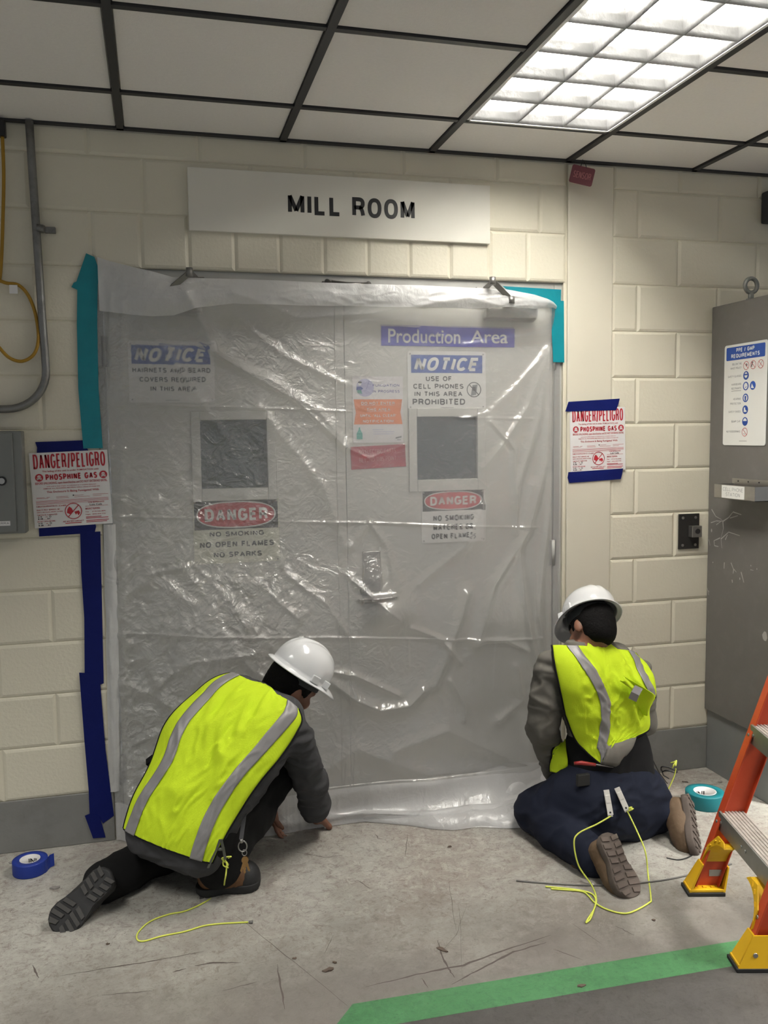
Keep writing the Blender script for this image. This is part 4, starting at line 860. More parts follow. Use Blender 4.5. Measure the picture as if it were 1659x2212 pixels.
# ------------------------------------------------------------------ plastic sheet
def sheet_mat(name, tr, rf, df, tl, gl, rrough=0.265, crink=True, grough=.20):
    m = bpy.data.materials.new(name); m.use_nodes = True; nt = m.node_tree; N = nt.nodes; L = nt.links
    N.remove(N['Principled BSDF']); out = N['Material Output']; tc = N.new('ShaderNodeTexCoord')
    def nz(sc, st, det=6, dist=0.0, rot=0.0):
        mp = N.new('ShaderNodeMapping'); mp.inputs['Scale'].default_value = st; mp.inputs['Rotation'].default_value = (0, rot, 0)
        n = N.new('ShaderNodeTexNoise'); n.inputs['Scale'].default_value = sc; n.inputs['Detail'].default_value = det; n.inputs['Distortion'].default_value = dist
        L.new(tc.outputs['Object'], mp.inputs['Vector']); L.new(mp.outputs['Vector'], n.inputs['Vector']); return n.outputs['Fac']
    def math_(op, a, b=None):
        x = N.new('ShaderNodeMath'); x.operation = op
        for i, q in enumerate((a, b)):
            if q is None: continue
            if isinstance(q, (int, float)): x.inputs[i].default_value = q
            else: L.new(q, x.inputs[i])
        return x.outputs[0]
    fine = math_('ABSOLUTE', math_('SUBTRACT', nz(13, (1, 1, 1), 5, 0.7), 0.5))
    fine2 = math_('ABSOLUTE', math_('SUBTRACT', nz(30, (1, 1, .6), 3, 0.9, .6), 0.5))
    hgt = math_('ADD', math_('MULTIPLY', fine, -1.0), math_('MULTIPLY', fine2, -0.35))
    bp = N.new('ShaderNodeBump'); bp.inputs['Strength'].default_value = 1.0; bp.inputs['Distance'].default_value = 0.030
    L.new(hgt, bp.inputs['Height'])
    if crink:        # tightly crinkled on the left half, smoother film on the right
        sx = N.new('ShaderNodeSeparateXYZ'); L.new(tc.outputs['Object'], sx.inputs[0]); mr = N.new('ShaderNodeMapRange')
        L.new(sx.outputs['X'], mr.inputs['Value'])
        for k_, v_ in (('From Min', -.35), ('From Max', .30), ('To Min', 0.85), ('To Max', 0.22)): mr.inputs[k_].default_value = v_
        L.new(mr.outputs['Result'], bp.inputs['Strength'])
    else: bp.inputs['Strength'].default_value = 0.3
    T = N.new('ShaderNodeBsdfTransparent'); T.inputs[0].default_value = (.97, .97, .97, 1)
    Rf = N.new('ShaderNodeBsdfRefraction'); Rf.inputs['Roughness'].default_value = rrough; Rf.inputs['IOR'].default_value = 1.42; Rf.inputs[0].default_value = (.97, .97, .97, 1)
    D = N.new('ShaderNodeBsdfDiffuse'); D.inputs[0].default_value = (.84, .84, .84, 1)
    TL = N.new('ShaderNodeBsdfTranslucent'); TL.inputs[0].default_value = (.84, .84, .84, 1)
    G = N.new('ShaderNodeBsdfGlossy'); G.inputs[0].default_value = (.9, .9, .9, 1); G.inputs['Roughness'].default_value = grough
    for n in (D, TL, G): L.new(bp.outputs['Normal'], n.inputs['Normal'])
    def mixs(a, b, f):
        x = N.new('ShaderNodeMixShader'); x.inputs[0].default_value = f; L.new(a, x.inputs[1]); L.new(b, x.inputs[2]); return x.outputs[0]
    tot = tr; cur = T.outputs[0]
    for sh, wgt in ((Rf, rf), (D, df), (TL, tl), (G, gl)):
        tot += wgt; cur = mixs(cur, sh.outputs[0], wgt/tot)
    L.new(cur, out.inputs['Surface']); return m
m_sheet = sheet_mat('polythene', 0.26, 0.42, 0.150, 0.068, 0.105)
m_hem = sheet_mat('polythene_folded', 0.20, 0.06, 0.54, 0.20, 0.05, crink=False, grough=.3)

def pline(pts): return [(PY(u, v, 0).x, PY(u, v, 0).z) for u, v in pts]
FOLDS = [   # pixel polylines, height (m), width (m)
    ([(400, 640), (470, 770), (600, 830), (690, 890), (750, 960)], .016, .020), ([(430, 745), (520, 800), (640, 865), (745, 965)], .012, .010),
    ([(520, 700), (620, 770), (745, 830)], .009, .016), ([(560, 880), (640, 980), (700, 1050), (745, 1180)], .014, .022),
    ([(300, 690), (400, 820), (480, 930), (560, 1090), (620, 1240)], .010, .020), ([(745, 965), (800, 990), (880, 960), (900, 930)], .009, .010),
    ([(1188, 752), (1120, 830), (1060, 890), (1000, 905)], .010, .014), ([(1188, 755), (1140, 880), (1085, 960), (1045, 1010)], .014, .014), ([(1188, 760), (1165, 900), (1120, 1040), (1110, 1090)], .016, .018),
    ([(1060, 910), (1110, 970), (1108, 1010), (1115, 1090), (1112, 1150)], .013, .010), ([(1190, 800), (1180, 1000), (1140, 1150), (1060, 1260), (1020, 1380)], .018, .020),
    ([(1195, 800), (1190, 1100), (1160, 1330), (1190, 1480)], .014, .016), ([(1150, 1050), (1120, 1180), (1125, 1300), (1160, 1480)], .014, .020), ([(1205, 820), (1208, 1100), (1205, 1450)], .010, .010),
    ([(760, 1180), (800, 1130), (835, 1180), (850, 1270)], .012, .016), ([(745, 1240), (800, 1290), (850, 1330)], .012, .012), ([(770, 1290), (845, 1282)], .018, .008),
    ([(705, 1460), (760, 1500), (810, 1520), (870, 1510), (900, 1480)], .026, .020), ([(700, 1440), (760, 1450), (850, 1490)], .016, .014), ([(1000, 1280), (960, 1390), (925, 1470)], .022, .022), ([(960, 1460), (985, 1510), (985, 1540)], .014, .012), ([(1100, 1430), (1110, 1500), (1060, 1540)], .016, .020),
    ([(1010, 1380), (1080, 1376), (1130, 1400)], .012, .010), ([(880, 1350), (940, 1372), (980, 1420)], .014, .014), ([(470, 1390), (472, 1460)], .010, .012), ([(265, 660), (262, 1100), (270, 1500)], .012, .018), ([(240, 640), (238, 1000), (246, 1400), (250, 1750)], .010, .012),
    ([(300, 1500), (420, 1420), (560, 1400)], .010, .016), ([(320, 1240), (420, 1220), (500, 1300), (540, 1370)], .010, .014), ([(460, 1250), (560, 1260), (640, 1330)], .009, .012), ([(620, 1240), (700, 1300), (740, 1360)], .010, .014),
    ([(760, 700), (860, 690), (1000, 745), (1185, 720)], .012, .018), ([(500, 640), (640, 690), (800, 680), (1000, 650), (1160, 690)], .010, .016), ([(840, 1600), (950, 1560), (1080, 1620), (1180, 1650)], .020, .035), ([(690, 1640), (760, 1600), (900, 1650), (1060, 1640)], .018, .035), ([(300, 1600), (380, 1560), (330, 1450)], .010, .018), ([(1040, 1090), (1000, 1180), (900, 1260)], .010, .02)]
CREASE = [([(300, 876), (520, 880), (745, 888), (900, 900), (1150, 905)], .011, .0042), ([(240, 1115), (420, 1121), (620, 1128), (800, 1130), (1158, 1140)], .011, .0042), ([(270, 1368), (500, 1368), (740, 1370), (900, 1373), (1170, 1376)], .012, .0045), ([(330, 880), (345, 1100)], .004, .004), ([(620, 880), (640, 1120), (642, 1360)], .004, .004), ([(1060, 1380), (1052, 1478)], .006, .004), ([(872, 1372), (872, 1430)], .006, .004)]
def segdist(X, Zs, pts):
    best = np.full(X.shape, 9.0)
    for (x0, z0), (x1, z1) in zip(pts, pts[1:]):
        dx, dz = x1-x0, z1-z0; L_ = dx*dx+dz*dz
        t = np.clip(((X-x0)*dx+(Zs-z0)*dz)/L_, 0, 1); best = np.minimum(best, np.hypot(X-x0-t*dx, Zs-z0-t*dz))
    return best
rs = np.random.RandomState(7)
def vnoise(X, Y, seed):          # smooth value noise
    r = np.random.RandomState(seed); T_ = r.rand(64, 64); xi = np.floor(X).astype(int); yi = np.floor(Y).astype(int); fx = X-xi; fy = Y-yi
    fx = fx*fx*(3-2*fx); fy = fy*fy*(3-2*fy); g = lambda a, b: T_[a % 64, b % 64]
    return (g(xi, yi)*(1-fx)+g(xi+1, yi)*fx)*(1-fy)+(g(xi, yi+1)*(1-fx)+g(xi+1, yi+1)*fx)*fy-.5
def ridged(X, Y, sc, seed, ang=0.0, an=1.0):
    c, s = math.cos(ang), math.sin(ang); a, b = (X*c+Y*s)*sc, (-X*s+Y*c)*sc*an
    wx, wy = vnoise(a*.7, b*.7, seed+9)*1.4, vnoise(a*.7, b*.7, seed+19)*1.4
    return 1-np.abs(vnoise(a+wx, b+wy, seed))*2.4
def sm(a, b, x): t = np.clip((x-a)/(b-a), 0, 1); return t*t*(3-2*t)
gz = lambda X, Zs, x, z, sx, sz: np.exp(-((X-x)/sx)**2-((Zs-z)/sz)**2)
def sheet_y(X, Zs):
    y = np.full(X.shape, .012)
    y -= .078*sm(1.97, 2.13, Zs)*(1-.35*gz(X, Zs, .0, 2.1, .25, 9))*sm(-.97, -.72, X)*(1-.45*sm(.75, .95, X))
    y -= .052*gz(X, Zs, -.69, 1.88, .30, .24)+.040*gz(X, Zs, .48, 1.20, .22, .15)+.022*gz(X, Zs, .60, 1.50, .2, .3)
    y -= .050*gz(X, Zs, .16, .86, .09, .07)+.020*gz(X, Zs, .1, .98, .08, .08)
    y -= .035*gz(X, Zs, .3, .35, .6, .25)+.05*sm(.45, .05, Zs)
    y -= .078*sm(1.22, .75, Zs)*sm(-.90, -.55, X)*sm(.95, .70, X)+.018*vnoise(X*2.6, Zs*2.2, 41)*sm(1.3, 1.0, Zs)
    amp = .55+.45*sm(.0, -.5, X)
    fl = ridged(X, Zs, 9, 3, .9, .45)*.0040+ridged(X, Zs, 21, 5, -.6, .6)*.0024+ridged(X, Zs, 44, 8, .4, .7)*.0016
    low = sm(1.75, 1.2, Zs)*sm(-.05, -.35, X)
    y -= fl*amp*(.75+2.6*low)-.003
    for pts, a, wd in FOLDS:
        d = segdist(X, Zs, FP[id(pts)]); y -= a*np.exp(-(d/wd)**1.5)
    for pts, a, wd in CREASE:
        d = segdist(X, Zs, FP[id(pts)]); y -= a*(.45+1.3*np.abs(vnoise(X*14, Zs*14, 31)))*np.exp(-(d/wd)**2)*(1-.6*gz(X, Zs, .45, 1.5, .3, .3))
    touch = np.clip(gz(X, Zs, .445, 1.80, .24, .16)+gz(X, Zs, .14, 1.66, .14, .20)+gz(X, Zs, -.45, 1.21, .25, .18)*1.0+.75*gz(X, Zs, -.45, 1.50, .22, .2)+.6*gz(X, Zs, .44, 1.54, .2, .2), 0, 1)**.8
    y = y*(1-touch*.80)+(.0245)*touch*.80
    edge = sm(-.90, -.955, X); y = y*(1-edge)+(-.0035)*edge
    y = np.minimum(y, np.where(X < -.935, -.0015, .0180+.0045*sm(.19, .30, np.abs(Zs-1.53))))
    re = sm(.86, .955, X)*sm(.25, .5, Zs); y = y*(1-re)+(.0135-.012*np.abs(vnoise(X*30, Zs*2, 4)))*re
    return y
FP = {id(f[0]): pline(f[0]) for f in FOLDS+CREASE}
# outline: top edge sags from the upper left tape to the right corner
tx = [PY(u, v, 0) for u, v in ((205, 556), (300, 588), (372, 609), (455, 611), (600, 614), (750, 618), (900, 624), (1080, 633), (1140, 643), (1190, 655), (1215, 668))]
TXs, TZs = np.array([q.x for q in tx]), np.array([q.z for q in tx])
hem = [(-.975, -.012), (-.70, -.030), (-.5, -.035), (-.36, -.045), (-.22, -.07), (-.10, -.09), (0, -.115), (.10, -.165), (.19, -.21), (.27, -.27), (.355, -.305), (.45, -.30), (.56, -.35), (.70, -.37), (.82, -.33), (.97, -.24)]
HX, HY = np.array([h_[0] for h_ in hem]), np.array([h_[1] for h_ in hem])
def smooth_interp(x, xs, ys):
    xx = np.linspace(xs[0], xs[-1], 400); yy = np.interp(xx, xs, ys); k = np.hanning(19); k /= k.sum(); yp = np.pad(yy, 9, mode='edge'); return np.interp(x, xx, np.convolve(yp, k, 'valid'))
NX, NZ, NB = 400, 540, 70
xs_ = np.linspace(-.962, .958, NX)
V, F = [], []
top = np.interp(xs_, TXs, TZs)
ZB = .16
S = np.linspace(0, 1, NZ)[:, None]; Xg = np.repeat(xs_[None, :], NZ, 0); Zg = top[None, :]*(1-S)+ZB*S
Yg = sheet_y(Xg, Zg)
U = np.linspace(0, 1, NB+1)[1:, None]; hy = smooth_interp(xs_, HX, HY)[None, :]; y0_ = Yg[-1:, :]
Xb = np.repeat(xs_[None, :], NB, 0)
spread = np.clip((-hy-.04)/.2, 0, 1)
yb_ = y0_*(1-U)+np.minimum(hy, y0_-.01)*U
zb_ = ZB*(1-U)**(1.2+1.6*spread)
wav = (np.sin(U*math.pi*3.1+Xb*3.2+vnoise(Xb*4, U*2+0*Xb, 3)*2.2)*.5+.5)*np.sin(U*math.pi)**.7
zb_ = zb_*(1-.35*spread*U)+spread*(.050*wav)+.004*ridged(Xb, U*.35+0*Xb, 14, 6)*np.sin(U*math.pi)+.003
yb_ = yb_-spread*.022*np.sin(U*math.pi*4+Xb*5)*np.sin(U*math.pi)
zb_ = np.maximum(zb_, .003)
Xa = np.vstack([Xg, Xb]); Ya = np.vstack([Yg, yb_]); Za = np.vstack([Zg, zb_])
NR = NZ+NB
vid = np.arange(NR*NX).reshape(NR, NX)
q = np.stack([vid[1:, :-1], vid[1:, 1:], vid[:-1, 1:], vid[:-1, :-1]], -1).reshape(-1, 4)
def grid_obj(name, X, Y, Z, m, parent=None):
    n, k = X.shape; v = np.stack([X, Y, Z], -1).reshape(-1, 3); idn = np.arange(n*k).reshape(n, k)
    q = np.stack([idn[1:, :-1], idn[1:, 1:], idn[:-1, 1:], idn[:-1, :-1]], -1).reshape(-1, 4)
    return mesh_obj(name, v.tolist(), q.tolist(), m, parent, smooth=True)
sheet = grid_obj('plastic_sheet', Xa, Ya, Za, m_sheet)
sheet.data.materials.append(sheet_mat('polythene_floor', 0.22, 0.14, 0.42, 0.16, 0.06, crink=False, grough=.26))
sheet.data.polygons.foreach_set('material_index', [1 if i//(NX-1) > NZ+2 else 0 for i in range((NR-1)*(NX-1))])
tag(sheet, 'large translucent wrinkled plastic sheet taped over the double door', 'plastic sheet')
# turned-over top band
n2 = 26; xs2 = np.linspace(-.945, .93, 300); s2 = np.linspace(0, 1, n2)[:, None]
t2 = np.interp(xs2, TXs, TZs)[None, :]
hgt = np.interp(xs2, [-.945, -.75, -.58, -.45, -.2, .1, .5, .8, .93], [.20, .16, .11, .09, .095, .088, .085, .06, .02])[None, :]
X2 = np.repeat(xs2[None, :], n2, 0); Z2 = t2+.003-s2*(hgt+.008*vnoise(X2*5, 0*X2, 12))
Y2 = sheet_y(X2, np.minimum(Z2, t2))-.006-.010*np.sin(s2*math.pi)-.004*ridged(X2, Z2, 16, 2, 0, 3.0)
grid_obj('folded_band', X2, Y2, Z2, m_hem, sheet)
# bunched double layer along the floor
n3 = 46; xs3 = np.linspace(-.19, .93, 220); s3 = np.linspace(0, 1, n3)[:, None]; X3 = np.repeat(xs3[None, :], n3, 0)
hy3 = smooth_interp(xs3, HX, HY)[None, :]; sp3 = np.clip((-hy3-.05)/.16, 0, 1)
Y3 = -.045*(1-s3)+(hy3+.006)*s3-.012*np.sin(s3*9+X3*7)
crown = np.interp(xs3, [-.19, -.1, .1, .4, .7, .93], [.055, .075, .085, .10, .135, .15])[None, :]
Z3 = .012+crown*(1-s3)**1.5*(.85+.3*vnoise(X3*6, s3*3, 21))+.038*np.abs(np.sin(s3*5.2+X3*2.1+vnoise(X3*3, s3, 2)*3))*np.sin(s3*math.pi)**.6*sp3+.005*ridged(X3, s3*.3+0*X3, 15, 17)
Z3 = np.maximum(Z3, .004); Z3[-1] = .004
grid_obj('gathered_hem', X3, Y3, Z3, m_hem, sheet)
# gathered white edge behind the blue tape at left
n4 = 200; z4 = np.linspace(1.26, .20, n4)[:, None]; k4 = np.linspace(0, 1, 14)[None, :]
xl = np.interp(z4[:, 0], [.20, .6, 1.26], [-.985, -.975, -.962])[:, None]
X4 = xl+k4*.045+.004*vnoise(z4*9+0*k4, k4*2+0*z4, 5); Z4 = z4+0*k4; Y4 = -.0035-.011*np.sin(k4*math.pi)*(.6+.9*np.abs(vnoise(z4*7+0*k4, k4*3+0*z4, 8)))
grid_obj('gathered_edge', X4, Y4, Z4, m_hem, sheet)

# ------------------------------------------------------------------ bodies and clothing grown from distance fields
class Field:
    def __init__(s, lo, hi, h):
        s.lo = np.array(lo, float); s.h = h; s.n = np.ceil((np.array(hi)-s.lo)/h).astype(int)+1
        s.F = np.full(s.n, 0.5, np.float32); s.ax = [s.lo[i]+h*np.arange(s.n[i]) for i in range(3)]
    def add(s, fn, lo, hi, k=0.02, mode='u'):
        pad = k+3*s.h
        a = np.clip(np.floor((np.array(lo)-pad-s.lo)/s.h).astype(int), 0, s.n); b = np.clip(np.ceil((np.array(hi)+pad-s.lo)/s.h).astype(int)+1, 0, s.n)
        if (b <= a).any(): return
        sl = tuple(slice(a[i], b[i]) for i in range(3))
        X, Y, Z = np.meshgrid(*[s.ax[i][sl[i]] for i in range(3)], indexing='ij')
        d = fn(X, Y, Z).astype(np.float32); f = s.F[sl]
        if mode == 's': f, d = -f, d
        h = np.clip(.5+.5*(f-d)/k, 0, 1); r = f*(1-h)+d*h-k*h*(1-h)
        s.F[sl] = -r if mode == 's' else r
    def cap(s, a, ra, b, rb, k=0.02, mode='u'):
        a, b = np.array(a, float), np.array(b, float); ab = b-a; L = max(ab@ab, 1e-9)
        def fn(X, Y, Z):
            px, py, pz = X-a[0], Y-a[1], Z-a[2]; t = np.clip((px*ab[0]+py*ab[1]+pz*ab[2])/L, 0, 1)
            return np.sqrt((px-t*ab[0])**2+(py-t*ab[1])**2+(pz-t*ab[2])**2)-(ra+t*(rb-ra))
        r = max(ra, rb); s.add(fn, np.minimum(a, b)-r, np.maximum(a, b)+r, k, mode)
    def ell(s, c, axes, rad, k=0.02, mode='u'):
        c = np.array(c, float); A = [np.array(v, float) for v in axes]
        def fn(X, Y, Z):
            p = (X-c[0], Y-c[1], Z-c[2]); q = [(p[0]*v[0]+p[1]*v[1]+p[2]*v[2]) for v in A]
            k0 = np.sqrt(sum((x/r)**2 for x, r in zip(q, rad))); k1 = np.sqrt(sum((x/r**2)**2 for x, r in zip(q, rad)))
            return k0*(k0-1)/np.maximum(k1, 1e-6)
        m = max(rad); s.add(fn, c-m, c+m, k, mode)
    def chain(s, pts, k=0.02):
        for (a, ra), (b, rb) in zip(pts, pts[1:]): s.cap(a, ra, b, rb, k)
    def levels(s, lv, k=0.03, n=5):          # (centre, lateral unit, half width, half depth)
        for A, B in zip(lv, lv[1:]):
            for i in range(n+1):
                t = i/n; c = Vector(A[0]).lerp(Vector(B[0]), t); l = Vector(A[1]).lerp(Vector(B[1]), t).normalized(); a = A[2]+(B[2]-A[2])*t; r = A[3]+(B[3]-A[3])*t
                e = l*max(a-r, .001); s.cap(c-e, r, c+e, r, k)
    def sample(s, P):
        q = np.clip((np.asarray(P)-s.lo)/s.h, 0, s.n-1.001); i = q.astype(int); t = q-i; r = 0
        for o in ((a, b, c) for a in (0, 1) for b in (0, 1) for c in (0, 1)):
            w_ = np.prod([t[:, k] if o[k] else 1-t[:, k] for k in range(3)], axis=0); r = r+w_*s.F[i[:, 0]+o[0], i[:, 1]+o[1], i[:, 2]+o[2]]
        return r
    def mesh(s):
        F = s.F; n = s.n; c = n-1; S = F < 0
        corners = [(i, j, k) for i in (0, 1) for j in (0, 1) for k in (0, 1)]
        sub = lambda A, o: A[o[0]:o[0]+c[0], o[1]:o[1]+c[1], o[2]:o[2]+c[2]]
        cnt = sum(sub(S, o).astype(np.int8) for o in corners); act = (cnt > 0) & (cnt < 8)
        idx = np.argwhere(act); acc = np.zeros((len(idx), 3)); num = np.zeros(len(idx))
        val = {o: F[idx[:, 0]+o[0], idx[:, 1]+o[1], idx[:, 2]+o[2]].astype(float) for o in corners}
        for o in corners:
            for ax in range(3):
                if o[ax]: continue
                o2 = list(o); o2[ax] = 1; o2 = tuple(o2); a, b = val[o], val[o2]; m = (a < 0) != (b < 0)
                t = np.where(m, a/np.where(m, a-b, 1), 0); p = np.tile(np.array(o, float), (len(idx), 1)); p[:, ax] += t
                acc[m] += p[m]; num[m] += 1
        V = s.lo+(idx+acc/num[:, None])*s.h
        vid = -np.ones(c, int); vid[tuple(idx.T)] = np.arange(len(idx)); Q = []
        for ax in range(3):
            b1, b2 = (ax+1) % 3, (ax+2) % 3
            sl0 = [slice(None)]*3; sl1 = [slice(None)]*3; sl0[ax] = slice(0, n[ax]-1); sl1[ax] = slice(1, n[ax])
            for b in (b1, b2): sl0[b] = slice(1, n[b]-1); sl1[b] = slice(1, n[b]-1)
            A, B = S[tuple(sl0)], S[tuple(sl1)]; e = np.argwhere(A != B)
            ins = A[tuple(e.T)]; base = e.copy(); base[:, b1] += 1; base[:, b2] += 1
            def cell(d1, d2):
                q = base.copy(); q[:, b1] -= d1; q[:, b2] -= d2; return vid[tuple(q.T)]
            q = np.stack([cell(1, 1), cell(0, 1), cell(0, 0), cell(1, 0)], 1); q[~ins] = q[~ins][:, ::-1]; Q.append(q)
        return V, np.concatenate(Q)
def relax(V, Q, it=2, lam=.5):
    e = np.concatenate([Q[:, [0, 1]], Q[:, [1, 2]], Q[:, [2, 3]], Q[:, [3, 0]]])
    for _ in range(it):
        a = np.zeros_like(V); n = np.zeros(len(V)); np.add.at(a, e[:, 0], V[e[:, 1]]); np.add.at(a, e[:, 1], V[e[:, 0]]); np.add.at(n, e[:, 0], 1); np.add.at(n, e[:, 1], 1)
        V = V+(a/np.maximum(n, 1)[:, None]-V)*lam
    return V
def vnormals(V, Q):
    n = np.cross(V[Q[:, 2]]-V[Q[:, 0]], V[Q[:, 3]]-V[Q[:, 1]]); N = np.zeros_like(V)
    for i in range(4): np.add.at(N, Q[:, i], n)
    return N/np.maximum(np.linalg.norm(N, axis=1), 1e-9)[:, None]
def folds(V, Q, amp, sc, an=(1, 1, 1), seed=0.0, amp2=0.0):
    N = vnormals(V, Q); d = np.empty(len(V)); o = Vector((seed, seed*1.7, -seed))
    for i, p in enumerate(V):
        q = Vector((p[0]*sc*an[0], p[1]*sc*an[1], p[2]*sc*an[2]))+o; q += mnoise.noise_vector(q*.6)*.7
        d[i] = amp*(1-2.2*abs(mnoise.noise(q)))+(amp2*mnoise.noise(q*2.7) if amp2 else 0)
    return V+N*d[:, None]
def grow(name, f, m, parent, it=2, fold=None):
    V, Q = f.mesh(); V = relax(V, Q, it)
    if fold: V = folds(V, Q, *fold); V = relax(V, Q, 1, .4)
    V = V.copy(); V[:, 2] = np.maximum(V[:, 2], .001)
    o = mesh_obj(name, V.tolist(), Q.tolist(), m, smooth=True); under(o, parent) if parent else None; return o

m_skin = mat('skin', (0.20, 0.088, 0.052), 0.5, var=0.10, vscale=30)
m_hair = mat('hair', (0.004, 0.0036, 0.0036), 0.8, bump=0.8, bscale=170, bdist=0.004, spec=0.15)
def cloth(name, col, rough=0.85, bs=600, var=0.08, bump=0.25):
    return mat(name, col, rough, var=var, vscale=16, bump=bump, bscale=bs, bdist=0.001, spec=0.2)
m_hat = mat('hard_hat_white', (0.74, 0.75, 0.76), 0.16, spec=0.6, coat=0.4)
m_band = mat('hat_band', (0.022, 0.026, 0.027), 0.6)
m_str = mat('reflective_tape', (0.27, 0.262, 0.265), 0.45, metal=0.15, var=0.10, vscale=25)
m_trim = cloth('black_binding', (0.008, 0.008, 0.009))
def vest_mat():
    m = mat('vest_yellow', (0.64, 0.90, 0.012), 0.75, spec=0.15); nt = m.node_tree; N, L = nt.nodes, nt.links; b = N['Principled BSDF']
    tc = N.new('ShaderNodeTexCoord'); v = N.new('ShaderNodeTexVoronoi'); v.inputs['Scale'].default_value = 260; v.inputs['Randomness'].default_value = 0.25
    L.new(tc.outputs['Object'], v.inputs['Vector']); bp = N.new('ShaderNodeBump'); bp.inputs['Strength'].default_value = .5; bp.inputs['Distance'].default_value = .0015
    L.new(v.outputs['Distance'], bp.inputs['Height']); L.new(bp.outputs['Normal'], b.inputs['Normal'])
    mr = N.new('ShaderNodeMapRange'); mr.inputs['From Max'].default_value = .7; mr.inputs['To Min'].default_value = .80; L.new(v.outputs['Distance'], mr.inputs['Value'])
    mx = N.new('ShaderNodeMix'); mx.data_type = 'RGBA'; mx.inputs['A'].default_value = (0.43, 0.58, 0.016, 1); mx.inputs['B'].default_value = (0.60, 0.79, 0.028, 1); L.new(mr.outputs['Result'], mx.inputs['Factor']); L.new(mx.outputs['Result'], b.inputs['Base Color'])
    return m
m_vest = vest_mat()

def ortho(f, u):
    f = Vector(f).normalized(); u = Vector(u); u = (u-f*u.dot(f)).normalized(); return f, u, f.cross(u)
def cam_dir(r, f, u): return (rgt*r+fwd*f+upv*u)

def add_head(F, H, f, u, r):
    ax = (r, f, u); P = lambda a, b, c: H+r*a+f*b+u*c
    F.ell(P(0, -.004, .018), ax, (.074, .096, .088), .02); F.ell(P(0, .030, -.048), ax, (.060, .064, .080), .03)
    F.cap(P(-.03, .045, -.100), .024, P(.03, .045, -.100), .024, .03); F.cap(P(-.012, .078, -.108), .018, P(.012, .078, -.108), .018, .02)
    F.cap(P(0, .090, -.005), .007, P(0, .112, -.042), .012, .010); F.cap(P(-.012, .100, -.046), .007, P(.012, .100, -.046), .007, .008)
    F.cap(P(-.042, .080, .008), .009, P(.042, .080, .008), .009, .015)
    for s in (-1, 1):
        F.ell(P(s*.033, .098, -.010), ax, (.017, .016, .012), .008, 's')
        F.ell(P(s*.077, -.008, -.022), (ortho(r*s*.85+f*-.5, u)[0], ortho(r*s*.85+f*-.5, u)[2], u), (.009, .019, .031), .008)
        F.ell(P(s*.046, .066, -.040), ax, (.020, .020, .018), .02)
    F.cap(P(-.020, .092, -.072), .0065, P(.020, .092, -.072), .0065, .006); F.cap(P(-.016, .090, -.083), .007, P(.016, .090, -.083), .007, .006)
def add_hand(F, wrist, d, n, thumb, curl=.5, sc=1.0):
    d = Vector(d).normalized(); n = Vector(n); n = (n-d*n.dot(d)).normalized(); s = d.cross(n)*thumb       # s points to the thumb side
    w = Vector(wrist)
    for i, (off, ln, sp) in enumerate(((.028, .072, .10), (.010, .080, .03), (-.009, .074, -.04), (-.026, .058, -.12))):
        k0 = w+d*(.088-.004*abs(i-1))*sc+s*off*sc
        F.cap(w+s*off*.7*sc+d*.012, .014*sc, k0, .0125*sc, .012)
        a = 0.0; p = k0; r = .0095*sc
        for seg, fr in ((0, .45), (1, .32), (2, .23)):
            a += curl*(.55, .8, .6)[seg]+.04*i; dd = (d*math.cos(a)+n*math.sin(a)+s*sp).normalized(); q = p+dd*ln*fr*sc
            F.cap(p, r, q, r*.92, .004); p = q; r *= .92
    t0 = w+d*.022*sc+s*.028*sc; t1 = t0+(d*.55+s*.65+n*.35).normalized()*.042*sc; t2 = t1+(d*.8+s*.2+n*.5).normalized()*.032*sc; t3 = t2+(d*.8-s*.1+n*.6).normalized()*.024*sc
    F.chain([(t0, .016*sc), (t1, .0125*sc), (t2, .0105*sc), (t3, .009*sc)], .008)
